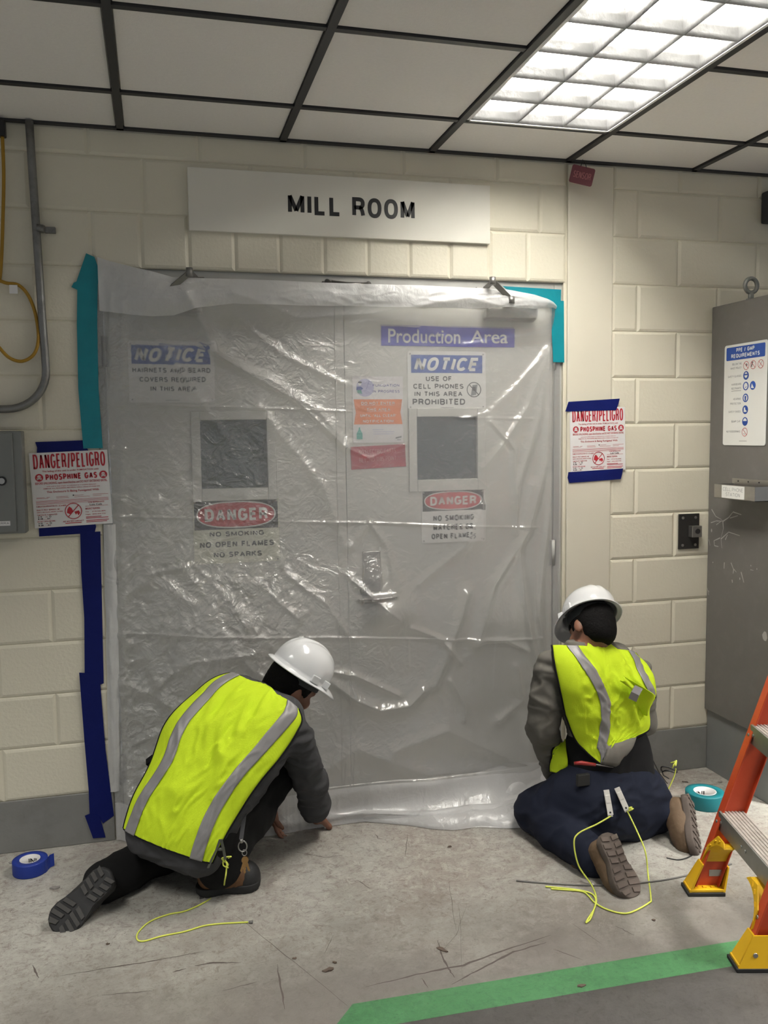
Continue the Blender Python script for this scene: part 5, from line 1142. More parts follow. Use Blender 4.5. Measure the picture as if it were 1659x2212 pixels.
def hat(par, c, f, u, r):
    ML_ = Matrix(((r.x, f.x, u.x, c.x), (r.y, f.y, u.y, c.y), (r.z, f.z, u.z, c.z), (0, 0, 0, 1)))
    n, K = 72, 22; V_, F_ = [], []
    for j in range(K+7):
        for i in range(n):
            a = 2*math.pi*i/n; ca, sa = math.cos(a), math.sin(a)      # a = 90 deg is the front
            A, B = .102, .122+.004*max(0, -sa)
            if j <= K:
                s = j/K; rho = math.sin(s*math.pi/2)**.92; z = .122*max(0, math.cos(s*math.pi/2))**.80
                x, y = A*rho*ca, B*rho*sa
                if s < .93:
                    e = .0
                    for q, hgt in ((0, .0045), (.030, .003), (-.030, .003)): e += hgt*math.exp(-((x-q)/.007)**2)
                    z += e*min(1, (.93-s)*5)*(1 if sa > -1.1 else 0)
            else:
                t = (j-K)/6; fr = max(0, sa)**2.2; bw = .016+.004*max(0, -sa)+.040*fr
                x, y = (A+bw*t)*ca, (B+bw*t)*sa; z = -.004*t-.020*fr*t*t-.004*t*t
            V_.append((x, y, z))
    for j in range(K+6):
        for i in range(n): F_.append((j*n+i, (j+1)*n+i, (j+1)*n+(i+1) % n, j*n+(i+1) % n))
    o = mesh_obj('hard_hat', [ML_ @ Vector(v) for v in V_], F_, m_hat, smooth=True); under(o, par)
    md = o.modifiers.new('s', 'SOLIDIFY'); md.thickness = .003; md.offset = -1
    bm = bmesh.new()
    for s in (-1, 1):
        for q0, q1 in ((-.018, .018), (.045, .075)):
            yy_ = (q0+q1)/2; xx = .106*math.sqrt(max(.05, 1-(yy_/.128)**2))*.985; rot = Matrix.Translation((s*xx, yy_, .014)) @ Matrix.Rotation(-s*math.asin(yy_/.14)*.9, 4, 'Z')
            box(bm, -.004, .006, -(q1-q0)/2, (q1-q0)/2, -.014, .014, bev=.003, M=ML_ @ rot)
    under(bm_obj('accessory_slots', bm, m_hat, smooth=False), o)
    bm = bmesh.new(); t = bmesh.new()
    R1 = [[t.verts.new(((.080+dx)*math.cos(a), (.100+dx)*math.sin(a)-.003, z)) for dx, z in ((.0, .004), (.003, .004), (.003, -.034), (.0, -.034))] for a in [2*math.pi*i/48 for i in range(48)]]
    for i in range(48):
        for j in range(4): t.faces.new((R1[i][j], R1[(i+1) % 48][j], R1[(i+1) % 48][(j+1) % 4], R1[i][(j+1) % 4]))
    bmesh.ops.recalc_face_normals(t, faces=t.faces[:]); merge(bm, t, ML_)
    for a in range(6):
        th = math.pi/6+a*math.pi/3; p0 = Vector((.082*math.cos(th), .102*math.sin(th), 0)); strip(bm, [ML_ @ p0, ML_ @ Vector((.066*math.cos(th), .085*math.sin(th), .06)), ML_ @ Vector((.0, .0, .095))], (ML_.to_3x3() @ Vector((-math.sin(th), math.cos(th), 0)))*.018, .001)
    under(bm_obj('suspension_band', bm, m_band), o)
    return o
def add_hair(par, H, f, u, r, h=.005):
    c = np.array(H); F = Field(c-.16, c+.16, h); ax = (r, f, u); P = lambda a, b, q: H+r*a+f*b+u*q
    F.ell(P(0, -.006, .016), ax, (.080, .102, .092), .01); F.ell(P(0, -.045, -.045), ax, (.062, .056, .062), .03)
    big = lambda q, rad: F.ell(q, ax, (rad,)*3, .008, 's')
    big(P(0, .245, -.04), .21)
    for s in (-1, 1): F.ell(P(s*.085, .012, -.045), ax, (.03, .042, .040), .008, 's')
    F.ell(P(0, -.03, -.19), ax, (.12, .12, .09), .01, 's')
    return grow('hair', F, m_hair, par, 1, (.0018, 90, (1, 1, 1), 3.0))

# boots ------------------------------------------------------------
def half_w(x):      # sole half widths (inner, outer) along the length 0..0.295
    t = x/.295
    b = np.interp(t, [0, .04, .12, .25, .42, .58, .72, .85, .94, .985, 1], [.006, .026, .0365, .037, .032, .041, .0485, .046, .033, .018, .003]); return float(b)*1.16
def boot(par, heel, toe, upd, upper_m, sole_m, lug_m, toe_m=None, pattern=0, flip=1):
    lugz = -.0035 if pattern == 0 else -.0012
    heel, toe = Vector(heel), Vector(toe); f = (toe-heel).normalized(); f, u, _ = ortho(f, upd); s = u.cross(f); L_ = (toe-heel).length/.295
    MB = Matrix(((f.x*L_, s.x, u.x, heel.x), (f.y*L_, s.y, u.y, heel.y), (f.z*L_, s.z, u.z, heel.z), (0, 0, 0, 1)))
    F = Field((-.03, -.09, -.01), (.33, .09, .24), .006)
    F.chain([((.050, 0, .058), .040), ((.13, 0, .058), .043), ((.19, 0, .048), .045), ((.238, .003*flip, .042), .043)], .03)
    F.chain([((.062, 0, .07), .044), ((.055, 0, .13), .048), ((.050, 0, .185), .052)], .03)
    for q in (.150, .170, .190): F.cap((q-.012, -.02, .098-(q-.15)*.55), .006, (q-.012, .02, .098-(q-.15)*.55), .006, .006)
    F.add(lambda X, Y, Z: .02-Z, (-.05, -.1, -.02), (.35, .1, .02), .004, 's') if False else None
    V, Q = F.mesh(); V = relax(V, Q, 2); V[:, 2] = np.maximum(V[:, 2], .012)
    V = folds(V, Q, .0012, 28, (1, 1, 1), 5.0)
    o = mesh_obj('boot', [MB @ Vector(v) for v in V], Q.tolist(), upper_m, smooth=True); under(o, par)
    xs_ = [.295*(0.5-.5*math.cos(math.pi*i/26)) for i in range(27)]
    out = [(x, half_w(x)+.002*flip*math.sin(x*14)) for x in xs_]+[(x, -half_w(x)+.002*flip*math.sin(x*14)) for x in xs_[::-1]]
    bm = bmesh.new(); t = bmesh.new(); lv = []
    for z, gsc in ((0.003, .955), (.008, 1.0), (.026, 1.02), (.031, 1.0)): lv.append([t.verts.new(((x-.1475)*gsc+.1475, y*gsc, z)) for x, y in out])
    n = len(out); t.faces.new(lv[0][::-1]); t.faces.new(lv[-1])
    for a, b in zip(lv, lv[1:]):
        for i in range(n):
            fc = t.faces.new((a[i], a[(i+1) % n], b[(i+1) % n], b[i])); fc.smooth = True
    bmesh.ops.recalc_face_normals(t, faces=t.faces[:]); merge(bm, t, MB)
    so = bm_obj('sole', bm, sole_m); under(so, o)
    bm = bmesh.new(); k = 9 if pattern == 0 else 8
    for i in range(k):
        x0 = .020+i*.262/k
        if pattern == 0 and 3.4 < i < 4.6: continue
        for sd in (-1, 1):
            w_ = half_w(x0+.012)*.93; gap = .006+.004*math.sin(i*1.9)
            if w_-gap < .008: continue
            sl = .012 if x0 > .13 else -.010
            if pattern: sl *= .5
            a0, a1 = gap*sd, w_*sd; wd = .0175 if pattern == 0 else .022
            w2 = half_w(min(.29, x0+wd+sl))*.93
            prism_pts = [(x0, a0), (x0+wd, a0), (x0+wd+sl, min(w_, w2)*sd), (x0+sl, a1)]
            t = bmesh.new(); A_ = [t.verts.new((p[0], p[1], .004)) for p in prism_pts]; B_ = [t.verts.new((p[0]*.97+.03*(x0+wd/2), p[1]*.97, lugz)) for p in prism_pts]
            t.faces.new(A_); t.faces.new(B_[::-1])
            for q in range(4): t.faces.new((A_[q], B_[q], B_[(q+1) % 4], A_[(q+1) % 4]))
            bmesh.ops.recalc_face_normals(t, faces=t.faces[:]); bmesh.ops.bevel(t, geom=t.edges[:], offset=.001, segments=1, affect='EDGES'); merge(bm, t, MB)
    under(bm_obj('tread', bm, lug_m), o)
    if toe_m:
        F = Field((.17, -.07, -.01), (.32, .07, .12), .006); F.ell((.232, 0, .036), ((1, 0, 0), (0, 1, 0), (0, 0, 1)), (.066, .054, .056), .01)
        V, Q = F.mesh(); V[:, 2] = np.maximum(V[:, 2], .012); V[:, 2] = np.where(V[:, 0] < .20, np.minimum(V[:, 2], .055), V[:, 2])
        under(mesh_obj('toe_cap', [MB @ Vector(v) for v in V], Q.tolist(), toe_m, smooth=True), o)
    return o, MB

# vests ------------------------------------------------------------
def crom(a, n):
    P = [np.array(x, float) for x in a]; out = []
    for q in range(n):
        x = q/(n-1)*(len(P)-1); i = min(int(x), len(P)-2); t = x-i
        p0, p1, p2, p3 = P[max(i-1, 0)], P[i], P[i+1], P[min(i+2, len(P)-1)]
        out.append(.5*(2*p1+(p2-p0)*t+(2*p0-5*p1+4*p2-p3)*t*t+(3*p1-p0-3*p2+p3)*t**3))
    return np.array(out)
def vest(par, rows, stripes, m_edge, neck=.34, arch=.03, seed=1, wr=.006, front=True, field=None, clear=.012):
    # rows from hem to shoulder: (L px, R px, yL, yR, bulge)
    NT, NS = 90, 80
    Lp = crom([PY(*r_[0], r_[2]) for r_ in rows], NT); Rp = crom([PY(*r_[1], r_[3]) for r_ in rows], NT); bl = crom([[r_[4]] for r_ in rows], NT)[:, 0]
    S_ = np.linspace(-1, 1, NS)
    Cc = (Lp+Rp)/2; Hf = (Rp-Lp)/2; tg = np.gradient(Cc, axis=0)
    Nn = np.cross(tg, Hf); Nn /= np.linalg.norm(Nn, axis=1)[:, None]
    tc = np.array(CAM)-Cc; sg = np.sign((Nn*tc).sum(1)); Nn *= sg[:, None]
    Nn = np.array([np.mean(Nn[max(0, i-12):i+13], axis=0) for i in range(NT)]); Nn /= np.linalg.norm(Nn, axis=1)[:, None]
    upd = tg/np.linalg.norm(tg, axis=1)[:, None]
    T_ = np.linspace(0, 1, NT)
    push = np.zeros((NT, NS))
    def surf(s, ti, off=0.0, back=True):       # s array, ti row indices array
        g = (1-np.abs(s)**2.4)**.6
        w_ = ridged(s*1.3+0*ti, T_[ti]*1.9, 3.2, seed, .7, .6)*wr+ridged(s*1.3+0*ti, T_[ti]*1.9, 7.5, seed+4, -.5, .8)*wr*.45
        w_ = w_*(1-np.abs(s)**6)
        nk = np.clip((neck-np.abs(s))/neck, 0, 1); arc_ = arch*np.sin(nk*math.pi/2)*sm(.75, 1.0, T_[ti])
        if back:
            gap_ = .028*np.sin(np.clip((T_[ti]-.45)/.55, 0, 1)*math.pi)*np.abs(s)**2
            return Cc[ti]+Hf[ti]*s[:, None]+Nn[ti]*((bl[ti]*g+w_+off+gap_+pushed(s, ti)))[:, None]+upd[ti]*arc_[:, None]
        return Cc[ti]+Hf[ti]*s[:, None]-Nn[ti]*(bl[ti]*1.25*g+.012*np.sin(T_[ti]*math.pi)-w_*.6+off)[:, None]
    def pushed(s, ti):
        x = (np.clip(s, -1, 1)+1)/2*(NS-1); i = np.clip(x.astype(int), 0, NS-2); t = x-i; return push[ti, i]*(1-t)+push[ti, i+1]*t
    SS, TI = np.meshgrid(S_, np.arange(NT))
    if field is not None:
        for it in range(14):
            d = field.sample(surf(SS.ravel(), TI.ravel())).reshape(NT, NS); push += np.maximum(0, clear-d)
            if it in (7, 10):
                b_ = push.copy()
                for _ in range(6):
                    p_ = np.pad(b_, 1, mode='edge'); b_ = (p_[:-2, 1:-1]+p_[2:, 1:-1]+p_[1:-1, :-2]+p_[1:-1, 2:]+4*b_)/8
                push[:] = np.maximum(b_, push*.9)
        for _ in range(3):
            p_ = np.pad(push, 1, mode='edge'); push[:] = (p_[:-2, 1:-1]+p_[2:, 1:-1]+p_[1:-1, :-2]+p_[1:-1, 2:]+4*push)/8
    V_ = surf(SS.ravel(), TI.ravel()); idn = np.arange(NT*NS).reshape(NT, NS)
    q = np.stack([idn[:-1, :-1], idn[:-1, 1:], idn[1:, 1:], idn[1:, :-1]], -1).reshape(-1, 4).tolist(); V_ = V_.tolist()
    if front:
        b = len(V_); V2 = surf(SS.ravel(), TI.ravel(), back=False); V_ += V2.tolist()
        for i in range(NT-1):
            for j in range(NS-1):
                if T_[i] > .80 and abs(S_[j]) < neck+.02: continue
                if abs(S_[j]+S_[j+1])/2 < .02: continue
                q.append([b+idn[i+1, j], b+idn[i+1, j+1], b+idn[i, j+1], b+idn[i, j]])
        for j in range(NS-1):
            if abs(S_[j]) > neck: q.append([int(idn[-1, j]), int(idn[-1, j+1]), b+int(idn[-1, j+1]), b+int(idn[-1, j])])
    o = mesh_obj('vest', V_, [[int(x) for x in f_] for f_ in q], m_vest, smooth=True); under(o, par)
    md = o.modifiers.new('s', 'SOLIDIFY'); md.thickness = .0025; md.offset = 0
    for st in stripes:
        c = crom([[x[0], x[1]] for x in st['at']], NT)      # (s centre) along the rows
        sc_ = np.interp(T_, [x[0] for x in st['at']], [x[1] for x in st['at']]); k = np.hanning(15); k /= k.sum(); sc_ = np.convolve(np.pad(sc_, 7, mode='edge'), k, 'valid')
        ids = np.arange(int(st.get('t0', 0)*(NT-1)), int(st.get('t1', 1)*(NT-1))+1); hw = st['w']/2
        P_ = [surf(np.clip(sc_[ids]+d*hw/np.linalg.norm(Hf[ids], axis=1), -1, 1), ids, .0055) for d in np.linspace(-1, 1, 9)]
        n = len(ids); V2 = np.concatenate(P_).tolist(); F2 = [(a*n+i, (a+1)*n+i, (a+1)*n+i+1, a*n+i+1) for a in range(8) for i in range(n-1)]
        so = mesh_obj('reflective_stripe', V2, F2, m_str, smooth=True); under(so, o); md = so.modifiers.new('s', 'SOLIDIFY'); md.thickness = .0012; md.offset = 0
    # black binding along both sides and the hem
    idsN = np.arange(NT); bm = bmesh.new()
    for sd in (-1, 1): tube(bm, [Vector(x) for x in surf(np.full(NT, sd*.998), idsN, .0)], .0042, 8)
    tube(bm, [Vector(x) for x in surf(S_*.998, np.zeros(NS, int))], .003, 8)
    under(bm_obj('binding', bm, m_edge), o)
    return o, surf

# ------------------------------------------------------------------ worker kneeling at left
W1 = empty('person', (-.62, -.42, 0), 'person in white hard hat and yellow vest crouching on one knee beside the sheet hem', 'person')
m_gsh = cloth('shirt_charcoal', (0.060, 0.060, 0.064)); m_blk = cloth('trousers_black', (0.0085, 0.0085, 0.009))
hipL, hipR = Vector((-.775, -.44, .25)), Vector((-.640, -.535, .235))
kneeL, kneeR = Vector((-.66, -.18, .072)), PY(592, 1672, -.27)
ankR = PY(474, 1872, -.54)
toeL1 = PZ(113, 2012, .004); heelL1 = PY(236, 1882, -.575)
upL1 = cam_dir(.30, 1.0, .10)
fL, uL, _ = ortho(toeL1-heelL1, upL1); ankL = heelL1+fL*.05+uL*.13
shL, shR = PY(500, 1506, -.275), PY(636, 1588, -.465)
elR, wrR = PY(671, 1690, -.33), PY(684, 1768, -.165)
elL, wrL = Vector((-.435, -.15, .36)), Vector((-.355, -.125, .135))
rows1 = [((284, 1779), (474, 1851), -.47, -.60, .085), ((300, 1722), (513, 1775), -.455, -.595, .105), ((336, 1655), (570, 1692), -.43, -.565, .120), ((363, 1573), (612, 1640), -.385, -.54, .115), ((436, 1502), (652, 1574), -.33, -.515, .085), ((499, 1467), (648, 1549), -.30, -.49, .030)]
lv = []
for (l, r_, yl, yr, b), hw in zip([((292, 1768), (478, 1832), -.46, -.585, .085)]+rows1, (.0, -.008, -.012, -.012, -.015, -.02, -.03)):
    L_, R_ = PY(*l, yl), PY(*r_, yr); lv.append(((L_+R_)/2, (R_-L_).normalized(), (R_-L_).length/2+hw, b*.80))
latT = lv[3][1]
headH = PY(631, 1475, -.335); f1, u1, r1 = ortho(cam_dir(.66, .55, -.50), cam_dir(.55, .10, .80))
nk0 = PY(582, 1526, -.385)
# body
F = Field((-1.2, -.80, -.01), (.02, .12, .93), .006)
F.levels([(a, b, c*.88, d*.80) for a, b, c, d in lv], .03)
F.cap(hipL, .10, hipR, .10, .04)
F.chain([(hipL, .080), (kneeL, .052)], .03); F.chain([(kneeL, .050), (kneeL.lerp(ankL, .35), .050), (ankL, .028), (heelL1+fL*.10+uL*.06, .02), (heelL1+fL*.16+uL*.045, .016)], .02)
heelR1, toeR1 = PZ(424, 1932), PZ(562, 1910)
fR = (toeR1-heelR1).normalized()
F.chain([(hipR, .080), (kneeR, .052)], .03); F.chain([(kneeR, .050), (kneeR.lerp(ankR, .35), .050), (ankR, .028), (heelR1+fR*.10+Vector((0, 0, .05)), .02), (heelR1+fR*.15+Vector((0, 0, .045)), .016)], .02)
for a, b, c in ((shL, elL, wrL), (shR, elR, wrR)): F.chain([(a, .038), (a.lerp(b, .5), .038), (b, .034), (b.lerp(c, .35), .034), (c, .024)], .025)
F.chain([(nk0, .055), (headH-u1*.055-f1*.02, .055)], .03); F.cap(shL, .036, nk0, .050, .03); F.cap(shR, .036, nk0, .050, .03)
add_head(F, headH, f1, u1, r1)
add_hand(F, wrL, (.16, -.06, -1), (.75, -.35, -.2), 1, .35, .95)
add_hand(F, wrR, (.15, .55, -.25), (-.3, .1, -1), -1, .45, .95)
body1 = grow('body', F, m_skin, W1, 1)
# shirt
F = Field((-1.0, -.76, .08), (.02, .02, .80), .0065)
F.levels([(a, b, c, d) for a, b, c, d in lv], .035)
F.cap(shL, .054, nk0, .056, .04); F.cap(shR, .054, nk0, .056, .04)
F.chain([(shL, .056), (shL.lerp(elL, .5), .054), (elL, .050), (elL.lerp(wrL, .8), .042)], .03)
F.chain([(shR, .058), (shR.lerp(elR, .5), .060), (elR, .056), (elR.lerp(wrR, .55), .053), (wrR, .045)], .03)
SF1 = F; grow('shirt', F, m_gsh, W1, 2, (.008, 12, (1, 1, 1.6), 2.0, .003))
F = Field(np.array(nk0)-.14, np.array(nk0)+.14, .005); cdir = (headH-u1*.08-f1*.02-nk0).normalized(); q = nk0+cdir*.012
def ring_sdf(c, d, R0, rr, hh):
    def fn(X, Y, Z):
        px, py, pz = X-c.x, Y-c.y, Z-c.z; h_ = px*d.x+py*d.y+pz*d.z; rad = np.sqrt(np.maximum(px*px+py*py+pz*pz-h_*h_, 0)); return np.sqrt((np.abs(rad-R0-.12*h_))**2+np.maximum(np.abs(h_)-hh, 0)**2)-rr
    return fn
F.add(ring_sdf(q, cdir, .064, .006, .020), np.array(q)-.1, np.array(q)+.1, .004); grow('collar', F, m_gsh, W1, 1)
# trousers
F = Field((-1.15, -.80, -.01), (-.2, .02, .50), .0065)
F.cap(hipL, .112, hipR, .112, .05); F.cap(lv[0][0]+Vector((0, 0, .02)), .095, (hipL+hipR)/2, .11, .05)
F.chain([(hipL, .108), (hipL.lerp(kneeL, .5), .094), (kneeL, .074)], .04); F.chain([(kneeL, .070), (kneeL.lerp(ankL, .4), .076), (ankL+(kneeL-ankL)*.0, .067)], .03)
F.chain([(hipR, .108), (hipR.lerp(kneeR, .5), .092), (kneeR, .074)], .04); F.chain([(kneeR, .074), (kneeR.lerp(ankR, .45), .076), (ankR, .070)], .03)
grow('trousers', F, m_blk, W1, 2, (.007, 9, (1, 1, 1.2), 7.0, .002))
SF1.cap(hipL, .116, hipR, .116, .05); SF1.cap(lv[0][0]+Vector((0, 0, .02)), .10, (hipL+hipR)/2, .115, .05)
v1, surf1 = vest(W1, rows1, [dict(at=[(0, -.80), (.25, -.72), (.45, -.64), (.7, -.66), (.88, -.72), (1, -.80)], w=.040), dict(at=[(0, .70), (.25, .60), (.42, .62), (.6, .70), (.8, .80), (1, .84)], w=.042)], m_trim, neck=.40, arch=.020, seed=3, wr=.017, field=SF1)
add_hair(W1, headH, f1, u1, r1); hat(W1, headH+u1*.052+f1*.006, f1, u1, r1)
m_bootk = mat('boot_black', (0.016, 0.016, 0.017), 0.6, bump=0.3, bscale=60); m_sole1 = mat('sole_black', (0.018, 0.018, 0.019), 0.7); m_lug1 = mat('tread_grey', (0.050, 0.048, 0.046), 0.75, var=0.2, vscale=30)
m_bootb = mat('boot_brown', (0.135, 0.062, 0.022), 0.6, var=0.2, vscale=18, bump=0.3, bscale=60)
boot(W1, heelL1, toeL1, upL1, m_bootk, m_sole1, m_lug1, None, 0, -1)
bm = bmesh.new()
boot(W1, heelR1, toeR1, Vector((0, 0, 1)), m_bootb, m_sole1, m_lug1, m_bootk, 0, 1)
# belt strap end at the left hip
bm = bmesh.new(); strip(bm, [PY(345, 1632, -.42), PY(328, 1636, -.425), PY(315, 1646, -.43), PY(322, 1652, -.43), PY(338, 1655, -.42)], Vector((0, .02, .012)), .002); under(bm_obj('side_strap', bm, m_trim), v1)
# keys, clip and cord at the right hip
yk = -.645
t = empty('key_ring', PY(527, 1835, yk), 'brass keys on a steel ring hanging at the left worker hip', 'keys')
def ringpts(c, ra, rb, nv): return [c+rgt*ra*math.cos(a)+upv*rb*math.sin(a) for a in [2*math.pi*i/26 for i in range(26)]]
m_brass = mat('brass', (0.42, 0.25, 0.10), 0.35, metal=0.85, var=0.1)
bm = bmesh.new(); tube(bm, ringpts(PY(524, 1828, yk), .0145, .018, 0), .0022, 8, closed=True); tube(bm, ringpts(PY(528, 1842, yk), .008, .010, 0), .0014, 8, closed=True); cyl(bm, PY(521, 1812, yk), PY(522, 1820, yk), .006)
under(bm_obj('split_ring', bm, m_steel), t)
bm = bmesh.new(); strip(bm, [PY(530, 1745, -.60), PY(524, 1790, -.63), PY(521, 1813, yk)], rgt*.014, .002); under(bm_obj('strap', bm, m_gsh), t)
for a, dx, ln in ((.0, 0, .055), (-.35, -.006, .05), (.30, .007, .05)):
    bm = bmesh.new(); c = PY(529, 1850, yk)+rgt*dx*.5
    MK = Matrix(((rgt.x, fwd.x, upv.x, c.x), (rgt.y, fwd.y, upv.y, c.y), (rgt.z, fwd.z, upv.z, c.z), (0, 0, 0, 1))) @ Matrix.Translation((0, -.003*dx*100, 0)) @ Matrix.Rotation(a, 4, 'Y')
    prism(bm, [(.011*math.cos(q)*1.0, -.012+.012*math.sin(q)) for q in [math.radians(-60+300*i/16) for i in range(17)]], -.0011, .0011, M=MK)
    prism(bm, [(-.0042, -.020), (-.0042, -.020-ln*.6), (0, -.022-ln*.66), (.0035, -.020-ln*.6), (.0022, -.020-ln*.5), (.0040, -.020-ln*.42), (.0024, -.020-ln*.34), (.0042, -.020-ln*.26), (.0042, -.020)], -.001, .001, M=MK)
    under(bm_obj('key', bm, m_brass), t)
m_clip = mat('clip_green_grey', (0.10, 0.105, 0.085), 0.5, metal=0.3)
bm = bmesh.new(); y_ = -.675
for pts in ([(476, 1812), (468, 1835), (458, 1855), (450, 1874)], [(478, 1812), (483, 1832), (487, 1855)]): strip(bm, [PY(u, v, y_) for u, v in pts], rgt*.008, .006)
cyl(bm, PY(470, 1834, y_), PY(485, 1834, y_), .006)
tag(bm_obj('spring_clip', bm, m_clip), 'grey spring clip pinching the left vest hem', 'clip')
m_cord = mat('cord_yellow', (0.62, 0.68, 0.10), 0.6, bump=0.4, bscale=260, bdist=0.001)
def knot(bm, c, r, seed):
    rr = random.Random(seed); pts = [c+Vector((rr.uniform(-1, 1), rr.uniform(-.6, .6), rr.uniform(-1, 1)))*r for _ in range(9)]; tube(bm, spline(pts, 6), .0022, 8)
t = empty('cord', PZ(470, 1940), 'yellow cord trailing from the left worker vest across the floor', 'cord')
a = PY(490, 1862, -.675)
fl = [PZ(u, v, .003) for u, v in ((478, 1925), (440, 1950), (400, 1968), (365, 1975), (325, 1990), (300, 2012), (296, 2028), (310, 2033), (350, 2022), (400, 2012), (440, 2000), (480, 1995), (536, 1992))]
bm = bmesh.new(); tube(bm, spline([a, a.lerp(PY(489, 1880, -.675), 1), PY(486, 1900, -.672)]+fl, 8), .0026, 8); under(bm_obj('cord_run', bm, m_cord), t)
bm = bmesh.new(); knot(bm, a, .017, 5); under(bm_obj('knot', bm, m_cord), t); bm = bmesh.new(); c = PZ(538, 1992, .004); cyl(bm, c, c+rgt*.012, .0045, .006); under(bm_obj('frayed_end', bm, m_wire), t)

# ------------------------------------------------------------------ worker kneeling at right
W2 = empty('person', (.92, -.5, 0), 'person in white hard hat and yellow vest sitting back on both heels by the pillar', 'person')
m_ksh = cloth('shirt_khaki', (0.150, 0.142, 0.125)); m_nav = cloth('trousers_navy', (0.010, 0.013, 0.026)); m_bks = cloth('support_black', (0.009, 0.009, 0.010))
lat2 = Vector((.447, .07, -.075)).normalized()
lv2 = [(PY(1312, 1735, -.50), lat2, .175, .125), (PY(1318, 1668, -.475), lat2, .165, .112), (PY(1312, 1600, -.465), lat2, .158, .104), (PY(1303, 1530, -.455), lat2, .165, .104), (PY(1292, 1462, -.43), lat2, .178, .098), (PY(1284, 1420, -.41), lat2, .165, .062)]
sL, sR = PY(1190, 1442, -.425), PY(1376, 1452, -.36)
eL, wL_ = PY(1172, 1572, -.42), PY(1200, 1668, -.285)
eR, wR_ = PY(1386, 1560, -.33), Vector((1.05, -.17, .22))
hL, hR = PY(1262, 1735, -.52), PY(1372, 1735, -.47)
kL, aLt = PY(1160, 1762, -.40), PY(1285, 1868, -.76)
toeL2, heelL2 = PZ(1371, 1940, .002), PY(1312, 1797, -.815)
upL2 = cam_dir(-.45, .85, .12); f_, u_, _ = ortho(toeL2-heelL2, upL2); aLt = heelL2+f_*.05+u_*.135; kL.z = .085
toeR2, heelR2 = PZ(1512, 1848, .002), PY(1492, 1718, -.56)
upR2 = cam_dir(-.62, .75, .1); g_, v_, _ = ortho(toeR2-heelR2, upR2); aRt = heelR2+g_*.05+v_*.135
kR = Vector((.97, -.27, .080))
H2 = PY(1279, 1354, -.385); f2, u2, r2 = ortho(cam_dir(-.42, .66, -.55), cam_dir(.08, .52, .85))
nk2 = PY(1283, 1416, -.405)
F = Field((.5, -1.02, -.01), (1.45, .0, 1.06), .0062)
F.levels([(a, b, c*.86, d*.8) for a, b, c, d in lv2], .03)
F.cap(hL, .10, hR, .10, .04)
F.chain([(hL, .085), (kL, .055)], .03); F.chain([(kL, .05), (kL.lerp(aLt, .35), .050), (aLt, .028), (heelL2+f_*.11+u_*.06, .02), (heelL2+f_*.15+u_*.045, .016)], .02)
F.chain([(hR, .085), (kR, .055)], .03); F.chain([(kR, .05), (kR.lerp(aRt, .35), .050), (aRt, .028), (heelR2+g_*.11+v_*.06, .02), (heelR2+g_*.14+v_*.045, .016)], .02)
for a, b, c in ((sL, eL, wL_), (sR, eR, wR_)): F.chain([(a, .038), (a.lerp(b, .5), .038), (b, .034), (b.lerp(c, .35), .034), (c, .024)], .025)
F.chain([(nk2, .055), (H2-u2*.055-f2*.02, .055)], .03); F.cap(sL, .036, nk2, .050, .03); F.cap(sR, .036, nk2, .050, .03)
add_head(F, H2, f2, u2, r2)
add_hand(F, wL_, (.25, .75, -.55), (.6, .1, -.7), 1, .5, .95); add_hand(F, wR_, (-.45, .7, -.5), (-.6, .1, -.7), -1, .5, .95)
grow('body', F, m_skin, W2, 1)
F = Field((.5, -.72, .02), (1.35, .0, .88), .0065)
F.levels([(a_, b_, c_-.022, d_-.022) for a_, b_, c_, d_ in lv2[1:3]]+[(a_, b_, c_-.012, d_-.014) for a_, b_, c_, d_ in lv2[3:]], .035); F.cap(sL, .052, nk2, .056, .04); F.cap(sR, .050, nk2, .056, .04)
F.chain([(sL, .056), (sL.lerp(eL, .5), .062), (eL, .055), (eL.lerp(wL_, .5), .050), (wL_, .044)], .03)
F.chain([(sR, .052), (sR.lerp(eR, .5), .054), (eR, .052), (eR.lerp(wR_, .5), .052), (wR_, .044)], .03)
SF2 = F; grow('shirt', F, m_ksh, W2, 2, (.009, 12, (1, 1, 1.6), 12.0, .003))
F = Field(np.array(nk2)-.14, np.array(nk2)+.14, .005); cdir = (H2-u2*.08-f2*.02-nk2).normalized(); q = nk2+cdir*.030
F.add(ring_sdf(q, cdir, .063, .006, .020), np.array(q)-.1, np.array(q)+.1, .004); grow('collar', F, m_ksh, W2, 1)
F = Field((.48, -1.02, -.01), (1.45, -.05, .42), .0065)
F.levels([(lv2[0][0], lat2, .188, .136), (lv2[1][0]+Vector((0, 0, -.03)), lat2, .172, .118)], .05); F.cap(hL, .135, hR, .130, .05)
F.chain([(hL, .122), (hL.lerp(kL, .5), .102), (kL, .080)], .05); F.chain([(kL, .078), (kL.lerp(aLt, .4), .078), (aLt, .067)], .03)
F.chain([(hR, .120), (hR.lerp(kR, .5), .10), (kR, .08)], .05); F.chain([(kR, .076), (kR.lerp(aRt, .4), .078), (aRt, .066)], .03)
grow('trousers', F, m_nav, W2, 2, (.0075, 9, (1, 1, 1.8), 17.0, .002))
F = Field((.6, -.75, .05), (1.3, -.2, .60), .0065)
F.levels([(lv2[1][0]+Vector((0, 0, -.012)), lat2, .176, .122), (lv2[2][0]+Vector((0, 0, .01)), lat2, .160, .107)], .03); grow('back_support', F, m_bks, W2, 2, (.003, 12, (1, 1, 1), 4.0))
SF2.levels([(lv2[1][0]+Vector((0, 0, -.012)), lat2, .176, .122), (lv2[2][0]+Vector((0, 0, .01)), lat2, .160, .107)], .03)
